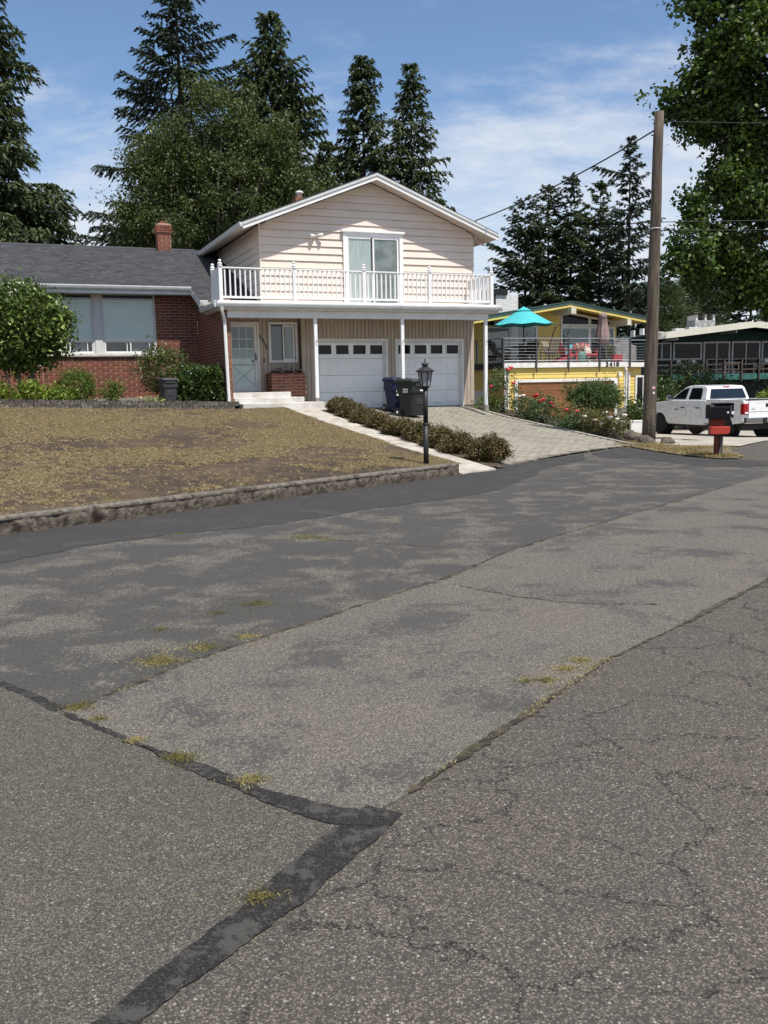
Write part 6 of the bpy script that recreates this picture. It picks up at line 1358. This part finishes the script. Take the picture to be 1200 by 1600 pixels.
for x in (1.0, 4.0, 8.0): MB().box(x, x + .12, .3, .42, -1.2, 1.84).build('deck_post', m_rail, gd)
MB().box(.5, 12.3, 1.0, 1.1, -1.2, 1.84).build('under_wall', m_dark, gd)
gc = MB().box(4.2, 5.55, 3.5, 4.6, 4.4, 5.28).build('chimney', M('grey_stone', (.42, .42, .42), .9, (.22, .22, .22), sc=4., bump=1., bsc=7), GX)
for x in (4.25, 4.85, 5.40): MB().box(x, x + .12, 3.5, 4.6, 5.28, 5.62).build('chimney_pillar', m_trim, gc)
MB().box(4.1, 5.65, 3.4, 4.7, 5.62, 5.68).build('chimney_cap', m_dark, gc)
for x, h in ((-.3, .35), (.3, .4), (1.0, .12), (2.4, .16), (3.3, .14)): MB().box(x, x + (.08 if h > .3 else .6), 2.5, 3.0, GR(x) + .0, GR(x) + .04 + h).build('roof_vent', m_white if h > .3 else m_gutter, gr_)
def fchair(lab, x, rz):
    p = GX.matrix_world if False else None; ca_, sa_ = math.cos(math.radians(9)), math.sin(math.radians(9)); t = empty('folding_chair', (16.1 + ca_ * x - sa_ * .7, 54 + sa_ * x + ca_ * .7, 1.935), rz, lab, 'chair', 'white folding chairs on the green deck')
    MB().box(-.22, .22, -.2, .2, .43, .455).build('seat', m_white, t, bevel=.008); MB().bar((0, .22, .60), (0, .28, .86), .44, .02).build('backrest', m_white, t)
    for s in (-1, 1): MB().tube([(s * .21, -.24, 0), (s * .21, .26, .84)], .013, 5).build('leg', m_gutter, t); MB().tube([(s * .20, .24, 0), (s * .20, -.16, .44)], .013, 5).build('leg', m_gutter, t)
fchair('white folding chair left of the pair on the green deck', 2.0, .75); fchair('white folding chair right of the pair on the green deck', 2.95, .75)
t = empty('folding_table', (20.9, 55.3, 1.935), .2, 'low table standing on the green deck behind the rail', 'table'); MB().box(-.5, .5, -.3, .3, .62, .66).build('tabletop', m_sling, t)
for sx in (-1, 1):
    for sy in (-1, 1): MB().tube([(sx * .45, sy * .25, 0), (sx * .4, sy * .25, .62)], .015, 5).build('leg', m_gutter, t)
for k, x in enumerate((6.75, 7.8)):
    t = empty('deck_armchair', (16.1 + .988 * x - .156 * .8, 54 + .156 * x + .988 * .8, 1.935), .3, ('grey' if k == 0 else 'white cushioned') + ' armchair on the green deck near the right edge', 'chair'); mm = m_bgrey if k == 0 else m_white
    MB().box(-.3, .3, -.3, .3, .30, .44).build('seat', mm, t, bevel=.03); MB().box(-.3, .3, .22, .34, .44, .90).build('backrest', mm, t, bevel=.04)
    for s in (-1, 1): MB().box(s * .34 - .04, s * .34 + .04, -.3, .3, 0, .62).build('arm', m_rail, t)
# shrubs round the neighbours
def zg(x, y): return zr(x, y) - .03
NB = 'shrubs behind the pickup'
for k, (x, y, rx, h, mt, lab) in enumerate(((12.6, 43.5, 1.6, 2.3, L_hedge, 'dark shrub beside the yellow house right of its side window'), (15.2, 46, 1.8, 3.1, L_decid, 'leafy shrub between the utility pole and the green deck'), (17.2, 47.2, 1.6, 2.6, L_decid, 'leafy shrub below the green deck above the truck cab'), (20.2, 46, 1.3, 2.6, L_rose, 'tall rose shrub with a pink bloom under the green deck'), (18.9, 42.8, 1.5, 1.9, L_lime, 'bright yellow green shrub behind the truck tailgate'), (21.2, 43.6, 1.5, 2.1, L_rose2, 'olive shrub at the right edge behind the tailgate'), (10.9, 41.2, .7, 1.0, L_hedge, 'dark low plant by the yellow house corner'))):
    t = shrub('garden_shrub', lab, (x, y, zg(x, y)), (0, 0, h * .5), (rx, rx * .8, h * .55), mt, 110, 60, .42, (.13, .07), 200 + k, NB, stems=8, cut=.2)
    if k == 3: MB().lathe([(.02, -.05), (.12, 0), (.13, .04), (.05, .06)], 9, (-.2, -1.0, 2.1)).build('bloom', m_pink, t, True)
